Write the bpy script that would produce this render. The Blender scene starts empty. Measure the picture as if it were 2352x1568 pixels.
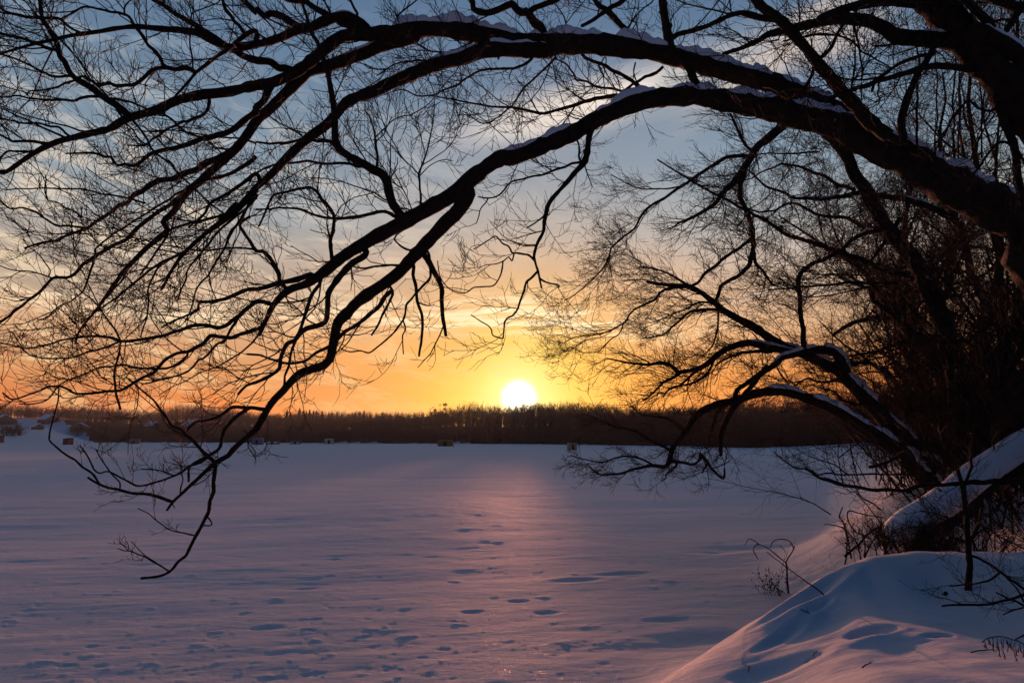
import bpy, math, random, re
import numpy as np
from math import radians as R, sin, cos, pi
sc = bpy.context.scene
col = sc.collection
rng = np.random.default_rng(7)
random.seed(7)

# ------------------------------------------------------------------ camera
F = 1568.0; CH = 2.6; PITCH = math.atan(224/1568.0)
cam = bpy.data.objects.new('camera', bpy.data.cameras.new('camera'))
col.objects.link(cam); sc.camera = cam
cam.data.sensor_width = 36; cam.data.lens = 24
cam.data.clip_start = .05; cam.data.clip_end = 20000
cam.location = (0, 0, CH); cam.rotation_euler = (pi/2+PITCH, 0, 0)
cp, sp = cos(PITCH), sin(PITCH)
def at(px, py, Y):
    """photo pixel (2352 wide) seen at forward distance Y -> world point"""
    r = (px-1176)/F; u = (784-py)/F
    y = cp-sp*u; z = sp+cp*u
    return np.array([r/y*Y, Y, CH+z/y*Y])
def direction(px, py):
    r = (px-1176)/F; u = (784-py)/F
    v = np.array([r, cp-sp*u, sp+cp*u]); return v/np.linalg.norm(v)

# ------------------------------------------------------------------ light
SUN_EL = R(3.2); SUND = direction(1192, 914); SUN_AZ = math.atan2(SUND[0], SUND[1])
sun = bpy.data.objects.new('sun', bpy.data.lights.new('sun', 'SUN')); col.objects.link(sun)
sun.data.energy = 5.0; sun.data.angle = R(.7); sun.data.color = (1.0, .34, .18)
sun.rotation_euler = (pi/2-SUN_EL, 0, pi-SUN_AZ)
sun.rotation_euler = (R(90)-SUN_EL, 0, R(180)-SUN_AZ)
sc.view_settings.view_transform = 'Standard'; sc.view_settings.look = 'None'
sc.view_settings.exposure = 0; sc.view_settings.gamma = 1
sc.cycles.volume_bounces = 0
sc.cycles.max_bounces = 5
sc.cycles.volume_step_rate = 10

def lin(r, g, b):
    f = lambda c: (c/255/12.92) if c/255 <= .04045 else ((c/255+.055)/1.055)**2.4
    return (f(r), f(g), f(b), 1)

class NT:
    def __init__(s, tree): s.t = tree; s.t.nodes.clear()
    def n(s, typ, **kw):
        nd = s.t.nodes.new(typ)
        for k, v in kw.items():
            if k.startswith('_'): nd.inputs[k[1:]].default_value = v
            else: setattr(nd, k, v)
        return nd
    def put(s, v, sock):
        if isinstance(v, bpy.types.NodeSocket): s.t.links.new(v, sock)
        else: sock.default_value = v
    def m(s, op, a, b=0.0, c=0.0, clamp=False):
        nd = s.n('ShaderNodeMath', operation=op, use_clamp=clamp)
        s.put(a, nd.inputs[0]); s.put(b, nd.inputs[1]); s.put(c, nd.inputs[2])
        return nd.outputs[0]
    def ramp(s, fac, stops, interp='LINEAR'):
        nd = s.n('ShaderNodeValToRGB'); nd.color_ramp.interpolation = interp
        el = nd.color_ramp.elements
        while len(el) > 1: el.remove(el[-1])
        el[0].position = stops[0][0]; el[0].color = stops[0][1]
        for p, c in stops[1:]:
            e = el.new(p); e.color = c
        s.put(fac, nd.inputs[0]); return nd.outputs[0]
    def mix(s, fac, a, b, mode='MIX'):
        nd = s.n('ShaderNodeMix', data_type='RGBA', blend_type=mode)
        s.put(fac, nd.inputs[0]); s.put(a, nd.inputs[6]); s.put(b, nd.inputs[7]); return nd.outputs[2]
    def noise(s, vec, scale, detail=4, rough=.55, dist=0):
        nd = s.n('ShaderNodeTexNoise'); s.put(vec, nd.inputs['Vector'])
        nd.inputs['Scale'].default_value = scale; nd.inputs['Detail'].default_value = detail
        nd.inputs['Roughness'].default_value = rough; nd.inputs['Distortion'].default_value = dist
        return nd.outputs[0]

def build_world():
    w = bpy.data.worlds.new('World'); sc.world = w; w.use_nodes = True
    N = NT(w.node_tree)
    tc = N.n('ShaderNodeTexCoord')
    nrm = N.n('ShaderNodeVectorMath', operation='NORMALIZE'); N.put(tc.outputs['Generated'], nrm.inputs[0])
    D = nrm.outputs[0]
    sep = N.n('ShaderNodeSeparateXYZ'); N.put(D, sep.inputs[0]); X, Yc, Z = sep.outputs
    az = N.m('ARCTAN2', X, Yc); el = N.m('ARCSINE', Z)
    dot = N.n('ShaderNodeVectorMath', operation='DOT_PRODUCT'); N.put(D, dot.inputs[0]); dot.inputs[1].default_value = tuple(SUND)
    th = N.m('MULTIPLY', N.m('ARCCOSINE', N.m('MINIMUM', dot.outputs['Value'], 1.0)), 180/pi)
    # elevation gradient seen to the west
    g = N.m('MULTIPLY', N.m('MAXIMUM', Z, 0.0), 1/.6)
    base = N.ramp(g, [(0, lin(220,100,48)), (.07, lin(228,112,46)), (.15, lin(232,140,68)), (.25, lin(226,176,132)),
                      (.36, lin(212,184,160)), (.48, lin(172,178,180)), (.62, lin(132,154,172)),
                      (.8, lin(100,128,156)), (1, lin(76,108,142))])
    # away from the sun's azimuth the sky is dimmer
    front = N.m('SMOOTH_MIN', N.m('MULTIPLY_ADD', Yc, .9, .35), 1.0, .3, clamp=True)
    back = N.ramp(g, [(0, (.016,.036,.08,1)), (.3, (.007,.036,.098,1)), (1, (.003,.027,.088,1))])
    base = N.mix(front, back, base)
    zen = N.m('SMOOTHSTEP' if False else 'MULTIPLY', N.m('SUBTRACT', Z, .58), 5.0, clamp=True)
    base = N.mix(zen, base, (.003,.027,.088,1))
    # glow round the sun
    def gl(w_, p): return N.m('EXPONENT', N.m('MULTIPLY', N.m('POWER', N.m('DIVIDE', th, w_), p), -1.0))
    def add(c, k, colr):
        nd = N.mix(1.0, (0,0,0,1), colr); 
        sc_ = N.n('ShaderNodeVectorMath', operation='SCALE'); sc_.inputs[0].default_value = colr[:3]; N.put(k, sc_.inputs['Scale'])
        ad = N.n('ShaderNodeVectorMath', operation='ADD'); N.put(c, ad.inputs[0]); N.put(sc_.outputs[0], ad.inputs[1]); return ad.outputs[0]
    # the low sky turns golden round the sun, blue is taken out there
    gold = N.m('MULTIPLY', gl(14.5, 1.8), .95)
    low = N.m('SUBTRACT', 1.0, N.m('MULTIPLY', N.m('MAXIMUM', N.m('SUBTRACT', el, .03), 0), 3.2), clamp=True)
    gold = N.m('MULTIPLY', gold, low)
    base = N.mix(gold, base, lin(255,160,8))
    wide = N.m('MULTIPLY', gl(14.0, 2.0), .38)
    base = N.mix(wide, base, lin(250,164,56))
    fan = N.m('MULTIPLY', gl(5.6, 1.5), .9)
    base = N.mix(fan, base, lin(255,240,88))
    base = N.mix(N.m('MULTIPLY', gl(2.9, 2.0), .95), base, lin(255,250,175))
    # ---- clouds
    cmb = N.n('ShaderNodeCombineXYZ')
    azs = N.m('MULTIPLY', az, 1.0); els = N.m('MULTIPLY', el, 3.6)
    N.put(azs, cmb.inputs[0]); N.put(N.m('MULTIPLY_ADD', az, .5, els), cmb.inputs[1]); V1 = cmb.outputs[0]
    n1 = N.noise(V1, 10, 8, .64, .5)
    def gauss(cx, cy, sx, sy, rot=0):
        dx = N.m('SUBTRACT', az, cx); dy = N.m('SUBTRACT', el, cy)
        c_, s_ = cos(rot), sin(rot)
        u = N.m('ADD', N.m('MULTIPLY', dx, c_/sx), N.m('MULTIPLY', dy, s_/sx))
        v = N.m('ADD', N.m('MULTIPLY', dx, -s_/sy), N.m('MULTIPLY', dy, c_/sy))
        return N.m('EXPONENT', N.m('MULTIPLY', N.m('ADD', N.m('POWER', N.m('ABSOLUTE', u), 2.4), N.m('POWER', N.m('ABSOLUTE', v), 2.4)), -1))
    def ae(px, py):
        d = direction(px, py); return math.atan2(d[0], d[1]), math.asin(d[2])
    # left bank of thin altocumulus
    a0, e0 = ae(60, 560); m = gauss(a0, e0, .52, .24, 0)
    # grey undersides between them
    n2 = N.noise(V1, 4.2, 5, .6, .3)
    k2 = N.m('MULTIPLY', N.ramp(n2, [(.40, (0,0,0,1)), (.58, (1,1,1,1))]), m)
    base = N.mix(N.m('MULTIPLY', k2, .75), base, N.ramp(g, [(.15, lin(196,140,100)), (.3, lin(160,142,126)), (.5, lin(126,134,140)), (.8, lin(98,116,136))]))
    k = N.ramp(n1, [(.47, (0,0,0,1)), (.53, (.25,.25,.25,1)), (.59, (.8,.8,.8,1)), (.70, (1,1,1,1))])
    k1 = N.m('MULTIPLY', k, m)
    ccol = N.ramp(g, [(.1, lin(255,205,140)), (.3, lin(246,216,176)), (.5, lin(232,214,192)), (.8, lin(192,200,206))])
    base = N.mix(N.m('MULTIPLY', k1, .95), base, ccol)
    # bright wisps over the sun
    cmb2 = N.n('ShaderNodeCombineXYZ'); N.put(az, cmb2.inputs[0]); N.put(N.m('MULTIPLY_ADD', az, -.6, N.m('MULTIPLY', el, 11.0)), cmb2.inputs[1])
    n3 = N.noise(cmb2.outputs[0], 11, 6, .62, .5)
    kk = N.ramp(n3, [(.47, (0,0,0,1)), (.52, (.6,.6,.6,1)), (.60, (1,1,1,1))])
    for (px, py, sx, sy, rot, st) in [(1330,742,.085,.020,-.03,.95), (1150,712,.07,.02,0,.75), (1000,738,.06,.012,-.05,.6), (800,722,.16,.020,.0,.55),(1200,752,.08,.009,0,.6),
                                      (120,690,.2,.014,0,.6), (1500,760,.10,.02,0,.5)]:
        a, e = ae(px, py)
        base = N.mix(N.m('MULTIPLY', N.m('MULTIPLY', gauss(a, e, sx, sy, rot), N.m('MULTIPLY_ADD', kk, .93, .07)), st*1.05), base, (1.35,1.08,.70,1))
    # diagonal bright streak, softly feathered
    ax, ex = ae(1080, 306); bx, ex2 = ae(1600, 172)
    rot = math.atan2(ex2-ex, bx-ax); cx, cy = (ax+bx)/2+.03, (ex+ex2)/2+.008
    cmb3 = N.n('ShaderNodeCombineXYZ')
    N.put(N.m('ADD', N.m('MULTIPLY', az, cos(rot)*3.), N.m('MULTIPLY', el, sin(rot)*3.)), cmb3.inputs[0])
    N.put(N.m('ADD', N.m('MULTIPLY', az, -sin(rot)*22), N.m('MULTIPLY', el, cos(rot)*22)), cmb3.inputs[1])
    n4 = N.noise(cmb3.outputs[0], 1.6, 5, .6, .4)
    k4 = N.ramp(n4, [(.30, (0,0,0,1)), (.55, (1,1,1,1))])
    st_ = N.m('MULTIPLY', gauss(cx, cy, .20, .028, rot), N.m('MULTIPLY_ADD', k4, .6, .4))
    base = N.mix(N.m('MULTIPLY', st_, 1.0), base, lin(255,240,226))
    for (px, py, sx, sy, rt, s2) in [(1790,118,.13,.026,.42,.85), (1960,88,.06,.02,.2,.6), (1330,235,.12,.045,.3,.22), (1990,640,.12,.006,.2,.6), (1800,660,.1,.006,.2,.4),
                                     (2150,480,.2,.03,.1,.35)]:
        a, e = ae(px, py)
        base = N.mix(N.m('MULTIPLY', N.m('MULTIPLY', gauss(a, e, sx, sy, rt), k4), s2), base, lin(226,206,192))
    # sun disc
    disc = N.n('ShaderNodeMapRange'); N.put(th, disc.inputs[0])
    for i, v in ((1, .3), (2, 1.85), (3, 1.0), (4, 0.0)): disc.inputs[i].default_value = v
    disc.interpolation_type = 'SMOOTHSTEP'
    base = add(base, N.m('MULTIPLY', disc.outputs[0], 4.0), (1., .93, .72, 1))
    # physical sky, low sun
    sky = N.n('ShaderNodeTexSky', sky_type='NISHITA'); sky.sun_disc = False
    sky.sun_elevation = SUN_EL; sky.sun_rotation = SUN_AZ; sky.altitude = 200
    bg1 = N.n('ShaderNodeBackground', _Strength=.012); N.put(sky.outputs[0], bg1.inputs[0])
    bg2 = N.n('ShaderNodeBackground', _Strength=.95); N.put(base, bg2.inputs[0])
    ash = N.n('ShaderNodeAddShader'); N.put(bg1.outputs[0], ash.inputs[0]); N.put(bg2.outputs[0], ash.inputs[1])
    out = N.n('ShaderNodeOutputWorld'); N.put(ash.outputs[0], out.inputs[0])
    w.cycles.sampling_method = 'MANUAL'; w.cycles.sample_map_resolution = 2048
build_world()

# ------------------------------------------------------------------ materials
def principled(name, base, rough=.8, spec=.3, bump=None, bscale=20, bstr=.3, bdist=.02, var=None):
    m = bpy.data.materials.new(name); m.use_nodes = True; N = NT(m.node_tree)
    b = N.n('ShaderNodeBsdfPrincipled'); b.inputs['Roughness'].default_value = rough
    b.inputs['Specular IOR Level'].default_value = spec
    tc = N.n('ShaderNodeTexCoord'); V = tc.outputs['Object']
    if var:
        nz = N.noise(V, var[1], 4); N.put(N.ramp(nz, [(.35, (*base, 1)), (.65, (*var[0], 1))]), b.inputs['Base Color'])
    else: b.inputs['Base Color'].default_value = (*base, 1)
    if bump:
        mp = N.n('ShaderNodeMapping'); N.put(V, mp.inputs[0]); mp.inputs['Scale'].default_value = bump
        nz = N.noise(mp.outputs[0], bscale, 5)
        bm = N.n('ShaderNodeBump', _Strength=bstr, _Distance=bdist); N.put(nz, bm.inputs['Height']); N.put(bm.outputs[0], b.inputs['Normal'])
    o = N.n('ShaderNodeOutputMaterial'); N.put(b.outputs[0], o.inputs[0]); return m
BARK = principled('bark', (.012,.009,.007), .9, .15, (1,1,1), 26, 1.0, .03, ((.026,.018,.013), 14))
TWIG = principled('twig_bark', (.024,.015,.011), .8, .2)
FARBARK = principled('wood_grey', (.036,.029,.032), .95, .1)
SPRUCE = principled('spruce_needles', (.022,.024,.018), .9, .1)
FLOOR = principled('brush_floor', (.035,.027,.028), .95, .1, None, var=((.06,.05,.05), .05))
def snow_mat():
    m = bpy.data.materials.new('snow'); m.use_nodes = True; N = NT(m.node_tree)
    b = N.n('ShaderNodeBsdfPrincipled'); b.inputs['Base Color'].default_value = (.76,.785,.83,1)
    b.inputs['Roughness'].default_value = .72; b.inputs['Specular IOR Level'].default_value = .03
    geo = N.n('ShaderNodeNewGeometry'); P = geo.outputs['Position']
    mp = N.n('ShaderNodeMapping'); N.put(P, mp.inputs[0]); mp.inputs['Scale'].default_value = (.45,1.3,1)
    n1 = N.noise(mp.outputs[0], 4.5, 6, .6); n2 = N.noise(P, 60, 4, .7)
    mp2 = N.n('ShaderNodeMapping'); N.put(P, mp2.inputs[0]); mp2.inputs['Scale'].default_value = (1.6,6.5,1); mp2.inputs['Rotation'].default_value = (0,0,.22)
    n3 = N.noise(mp2.outputs[0], 2.6, 6, .68, .5)
    h = N.m('ADD', N.m('ADD', N.m('MULTIPLY', n1, .024), N.m('MULTIPLY', n3, .012)), N.m('MULTIPLY', n2, .007))
    bm = N.n('ShaderNodeBump', _Strength=.8, _Distance=1.0); N.put(h, bm.inputs['Height'])
    N.put(bm.outputs[0], b.inputs['Normal'])
    # ice grains: sparse tiny facets that mirror the low sun
    vor = N.n('ShaderNodeTexVoronoi', _Scale=140.0); N.put(P, vor.inputs['Vector'])
    sepc = N.n('ShaderNodeSeparateColor'); N.put(vor.outputs['Color'], sepc.inputs[0])
    sel = N.m('MULTIPLY', N.m('GREATER_THAN', sepc.outputs[2], .90), N.m('LESS_THAN', vor.outputs['Distance'], .30))
    vs = N.n('ShaderNodeVectorMath', operation='SUBTRACT'); N.put(vor.outputs['Color'], vs.inputs[0]); vs.inputs[1].default_value = (.5,.5,.5)
    vsc = N.n('ShaderNodeVectorMath', operation='MULTIPLY'); N.put(vs.outputs[0], vsc.inputs[0]); vsc.inputs[1].default_value = (.5,.5,.1)
    va = N.n('ShaderNodeVectorMath', operation='ADD'); N.put(vsc.outputs[0], va.inputs[0]); N.put(geo.outputs['Normal'], va.inputs[1])
    vn = N.n('ShaderNodeVectorMath', operation='NORMALIZE'); N.put(va.outputs[0], vn.inputs[0])
    gl = N.n('ShaderNodeBsdfGlossy', _Roughness=.26); gl.inputs['Color'].default_value = (.9,.9,.9,1); N.put(vn.outputs[0], gl.inputs['Normal'])
    mx = N.n('ShaderNodeMixShader'); sy = N.n('ShaderNodeSeparateXYZ'); N.put(P, sy.inputs[0]); near = N.m('SUBTRACT', 1.0, N.m('DIVIDE', sy.outputs[1], 26.0), clamp=True)
    N.put(N.m('MULTIPLY', N.m('MULTIPLY', sel, near), N.m('MULTIPLY', sepc.outputs[1], .26)), mx.inputs[0]); N.put(b.outputs[0], mx.inputs[1]); N.put(gl.outputs[0], mx.inputs[2])
    o = N.n('ShaderNodeOutputMaterial'); N.put(mx.outputs[0], o.inputs[0]); return m
SNOW = snow_mat()
CAP = principled('snow_on_bark', (.80,.83,.87), .6, .3, (1,1,1), 24, .5, .02)

# ------------------------------------------------------------------ mesh helpers
def tag(o, label=None, cat=None, group=None, kind=None):
    if label: o['label'] = label
    if cat: o['category'] = cat
    if group: o['group'] = group
    if kind: o['kind'] = kind
    return o
def mesh_obj(name, V, Fc, mat, parent=None, smooth=True):
    """V (n,3); Fc list of int arrays (k, 3|4)"""
    me = bpy.data.meshes.new(name)
    V = np.asarray(V, dtype=np.float32)
    me.vertices.add(len(V)); me.vertices.foreach_set('co', V.ravel())
    Fc = [np.asarray(f, dtype=np.int32) for f in Fc if len(f)]
    loops = np.concatenate([f.ravel() for f in Fc]); sizes = np.concatenate([np.full(len(f), f.shape[1]) for f in Fc])
    me.loops.add(len(loops)); me.loops.foreach_set('vertex_index', loops)
    me.polygons.add(len(sizes)); starts = np.concatenate([[0], np.cumsum(sizes)[:-1]]).astype(np.int32)
    me.polygons.foreach_set('loop_start', starts)
    me.polygons.foreach_set('use_smooth', np.full(len(sizes), smooth))
    me.update(calc_edges=True); me.validate()
    me.materials.append(mat)
    o = bpy.data.objects.new(name, me); col.objects.link(o)
    if parent is not None:
        o.parent = parent; o.matrix_parent_inverse = parent.matrix_basis.inverted() if False else o.matrix_parent_inverse
    return o
def empty(name, loc=(0,0,0)):
    o = bpy.data.objects.new(name, None); o.location = loc; col.objects.link(o); o.empty_display_size = .2; return o
def child(name, V, Fc, mat, parent, origin, **kw):
    return mesh_obj(name, np.asarray(V)-np.asarray(origin), Fc, mat, parent, **kw)

def frames(P):
    """P (n,k,3) -> tangent, normal, binormal"""
    T = np.empty_like(P); T[:,1:-1] = P[:,2:]-P[:,:-2]; T[:,0] = P[:,1]-P[:,0]; T[:,-1] = P[:,-1]-P[:,-2]
    T /= np.linalg.norm(T, axis=2, keepdims=True)+1e-9
    ref = np.zeros_like(T); ax = np.argmin(np.abs(T.mean(axis=1)), axis=1)
    ref[np.arange(len(P)), :, ax] = 1
    A = np.cross(T, ref); A /= np.linalg.norm(A, axis=2, keepdims=True)+1e-9
    B = np.cross(T, A); return T, A, B
def tubes(P, rad, sides):
    """many tubes with the same number of points: verts, quads, caps"""
    n, k, _ = P.shape; T, A, B = frames(P)
    ang = np.arange(sides)*2*pi/sides
    V = P[:,:,None,:]+rad[:,:,None,None]*(A[:,:,None,:]*np.cos(ang)[None,None,:,None]+B[:,:,None,:]*np.sin(ang)[None,None,:,None])
    V = V.reshape(-1, 3)
    base = (np.arange(n)*k*sides)[:,None,None]; i = (np.arange(k-1)*sides)[None,:,None]; j = np.arange(sides)[None,None,:]; j2 = (j+1) % sides
    Q = np.stack([base+i+j, base+i+j2, base+i+sides+j2, base+i+sides+j], -1).reshape(-1, 4)
    return V, Q
def unit(v): return v/(np.linalg.norm(v, axis=-1, keepdims=True)+1e-9)

def grow(P, rad, m, L, spread=(35,65), up=.15, wob=.25, K=5, t0=.15, rr=.55, rmax=None, flat=.6, tip=.35, rmin=.0015, bias=(0,0,0), Lt=.0):
    """m shoots on every curve of P"""
    n, k, _ = P.shape
    t = rng.uniform(t0, 1, (n, m))*(k-1); i = np.minimum(t.astype(int), k-2); f = (t-i)[...,None]
    idx = np.arange(n)[:,None]
    S = P[idx,i]*(1-f)+P[idx,i+1]*f; r0 = (rad[idx,i]*(1-f[...,0])+rad[idx,i+1]*f[...,0])*rr
    T = unit(P[idx,i+1]-P[idx,i])
    N = rng.normal(size=(n,m,3)); N[...,1] *= flat; N = N-T*(N*T).sum(-1,keepdims=True); N = unit(N)
    a = np.radians(rng.uniform(*spread, (n,m,1)))
    D = unit(T*np.cos(a)+N*np.sin(a)); D = D.reshape(-1,3); S = S.reshape(-1,3); r0 = r0.reshape(-1)
    if rmax: r0 = np.minimum(r0, rmax*rng.uniform(.6,1,len(r0)))
    r0 = np.maximum(r0, rmin)
    ln = L*rng.uniform(.35,1.15,len(S))*(1-Lt*(t.reshape(-1)/(k-1)))
    out = [S]; cur = S
    for s in range(K-1):
        D = unit(D+rng.normal(size=D.shape)*wob+np.array([0,0,up])+np.array(bias)); cur = cur+D*(ln/(K-1))[:,None]; out.append(cur)
    Pn = np.stack(out, 1); rn = r0[:,None]*np.linspace(1, tip, K)[None]
    return Pn, np.maximum(rn, rmin*.7)

def catmull(P, step):
    P = [np.asarray(p, float) for p in P]
    Q = [2*P[0]-P[1]]+P+[2*P[-1]-P[-2]]; out = []
    for i in range(1, len(Q)-2):
        L = np.linalg.norm((Q[i+1]-Q[i])[:3]); n = max(2, int(L/step))
        for j in range(n):
            t = j/n; p0,p1,p2,p3 = Q[i-1],Q[i],Q[i+1],Q[i+2]
            out.append(.5*((2*p1)+(-p0+p2)*t+(2*p0-5*p1+4*p2-p3)*t*t+(-p0+3*p1-3*p2+p3)*t**3))
    out.append(P[-1]); return np.array(out)

# value noise
def vnoise(x, y, seed=0):
    xi = np.floor(x).astype(np.int64); yi = np.floor(y).astype(np.int64); fx = x-xi; fy = y-yi
    fx = fx*fx*(3-2*fx); fy = fy*fy*(3-2*fy)
    def h(a, b):
        n = (a*374761393+b*668265263+seed*1442695041) & 0xffffffff
        n = ((n ^ (n >> 13))*1274126177) & 0xffffffff
        return ((n ^ (n >> 16)) & 0xffff)/65535.0
    return (h(xi,yi)*(1-fx)+h(xi+1,yi)*fx)*(1-fy)+(h(xi,yi+1)*(1-fx)+h(xi+1,yi+1)*fx)*fy-.5
def fbm(x, y, o=4, seed=0):
    s = 0; a = 1
    for k in range(o): s = s+a*vnoise(x*2**k, y*2**k, seed+k); a *= .5
    return s

# ------------------------------------------------------------------ ground
CP = []   # (X, Y, z)
def cpx(px, py, Y): p = at(px, py, Y); CP.append(tuple(p))
for (px, py, Y) in [(1520,1560,5.5),(1601,1506,5.9),(1676,1458,6.1),(1751,1410,6.3),(1816,1362,6.6),(1876,1324,6.8),(1940,1288,7.0),(1996,1266,7.05),(2100,1261,7.2),(2240,1262,7.4),(2352,1263,7.6),
                    (2000,1568,3.6),(1760,1568,4.62),(2200,1568,3.5),(2352,1568,3.45),(1780,1470,5.5),(2000,1425,5.3),(2150,1412,5.4),(2352,1400,5.5),(2150,1330,6.4),(2000,1330,6.4),(1900,1400,5.95),
                    (2050,1128,14),(2352,1230,9.2)]: cpx(px, py, Y)
CP += [(2.95,8.0,.28),(3.7,8.4,.42),(4.3,8.6,.65),(4.9,8.8,.9),(6.4,9.2,1.1),(8.5,9,1.6),(6.2,12.6,.75),(5.2,10.8,.3),(9.5,14,1.7),(13,14,2.4),(12,9,2.3),(14,22,2.4),(22,22,3.4),
       (-6,3,0),(-3,5,0),(-1,7,0),(.3,8,0),(1.5,8.8,0),(3,10.2,0),(4,13,0),(6,16,0),(7.6,18,0),(10,22,0),(-10,8,0),(-8,20,0),(0,15,0),(3,20,0),(0,30,0),(-30,40,0),(-60,20,0),
       (14.5,32,0),(18,32,1.5),(24,32,2.6),(19.5,42,0),(24,42,1.5),(31,42,3),(28,60,0),(31,60,1.6),(40,60,3),(56,120,0),(66,120,2.0),(90,120,5),
       (0,120,0),(-80,120,0),(30,120,0),(-200,200,0),(0,300,0),(100,300,0),(-150,300,0),(180,300,2),(0,0.8,.9),(1.5,1.5,1.25),(2.6,2.6,1.45),(6,3,1.7),(10,3,2.4),(-1.5,2.5,.55),(0,4.5,.45),(1,6.3,.25),
       (-.8,3.6,.45),(-3,1,.5),(0,-6,1.6),(10,-10,3),(-12,-6,.6),(60,0,6),(20,0,3.5),(-60,-30,1),(0,-60,4),(100,-60,7),(200,60,8),(-300,0,1)]
CP = np.array(CP)
def pol(X, Y): 
    r = np.maximum(np.hypot(X, Y), .7); return np.stack([np.arctan2(X, Y)*2.2, np.log(r)], -1)
cpol = pol(CP[:,0], CP[:,1])
def U_(d2): return np.where(d2 > 1e-12, .5*d2*np.log(np.maximum(d2, 1e-12)), 0)
n_ = len(CP); A_ = np.zeros((n_+3, n_+3))
d2 = ((cpol[:,None]-cpol[None])**2).sum(-1); A_[:n_,:n_] = U_(d2)+np.eye(n_)*2e-4
A_[:n_,n_] = 1; A_[:n_,n_+1:] = cpol; A_[n_,:n_] = 1; A_[n_+1:,:n_] = cpol.T
Wt = np.linalg.solve(A_, np.concatenate([CP[:,2], np.zeros(3)]))
def bank(X, Y):
    X = np.asarray(X, float); Y = np.asarray(Y, float)
    q = pol(X, Y).reshape(-1, 2); out = np.empty(len(q))
    for i in range(0, len(q), 40000):
        c = q[i:i+40000]; d = ((c[:,None]-cpol[None])**2).sum(-1)
        out[i:i+40000] = U_(d)@Wt[:n_]+Wt[n_]+c@Wt[n_+1:]
    z = out.reshape(X.shape); k = .05
    z = z-.03
    return np.where(z > 1, z, .5*(z+np.sqrt(z*z+k*k*4)))
# far shore: distance and skyline height by photo column
SX = np.array([-600, 0, 150, 350, 490, 857, 1176, 1408, 1700, 2000, 2352, 3000])
SD = np.array([520, 520, 520, 540, 500, 430, 370, 300, 200, 185, 170, 150.])
TX = np.array([-600, 0, 150, 250, 330, 400, 450, 520, 640, 700, 850, 950, 1000, 1060, 1150, 1250, 1330, 1400, 1550, 1700, 1800, 2000, 2352, 3000])
TY = np.array([938, 935, 938, 945, 950, 945, 937, 946, 951, 950, 952, 950, 944, 941, 943, 936, 938, 944, 947, 952, 955, 960, 965, 965.])
def colpx(X, Y): return 1176+np.clip(X/np.maximum(Y, 1e-3), -3, 3)*F
def land(X, Y):
    X = np.asarray(X, float); Y = np.asarray(Y, float)
    px = colpx(X, Y); D = np.interp(px, SX, SD); sl = (1008-np.interp(px, TX, TY))/F
    Dc = D+np.interp(px, [0, 300, 700], [150, 110, 60]); crest = 2.6+sl*Dc-10.8+1.2*fbm(X/35., Y/80., 3, 33)
    t = np.clip((Y-D)/(Dc-D), 0, None)
    h = np.where(t < 1, crest*(t*t*(3-2*np.minimum(t,1))), crest)
    left = np.clip((230-px)/120, 0, 1); h2 = np.clip((Y-330)/340, 0, 1)**1.15*crest*.86*left
    h = np.maximum(h, h2)
    return np.where(Y > 60, h, 0)
def forest_mask(X, Y):
    px = colpx(X, Y); D = np.interp(px, SX, SD)+fbm(X/14., Y/14., 3, 5)*14
    t = Y-D
    dl = np.interp(px, [-600, 0, 120, 205, 225], [150, 135, 120, 60, 0])  # open snow field on the left
    return (Y > 60) & (t > dl)

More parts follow.
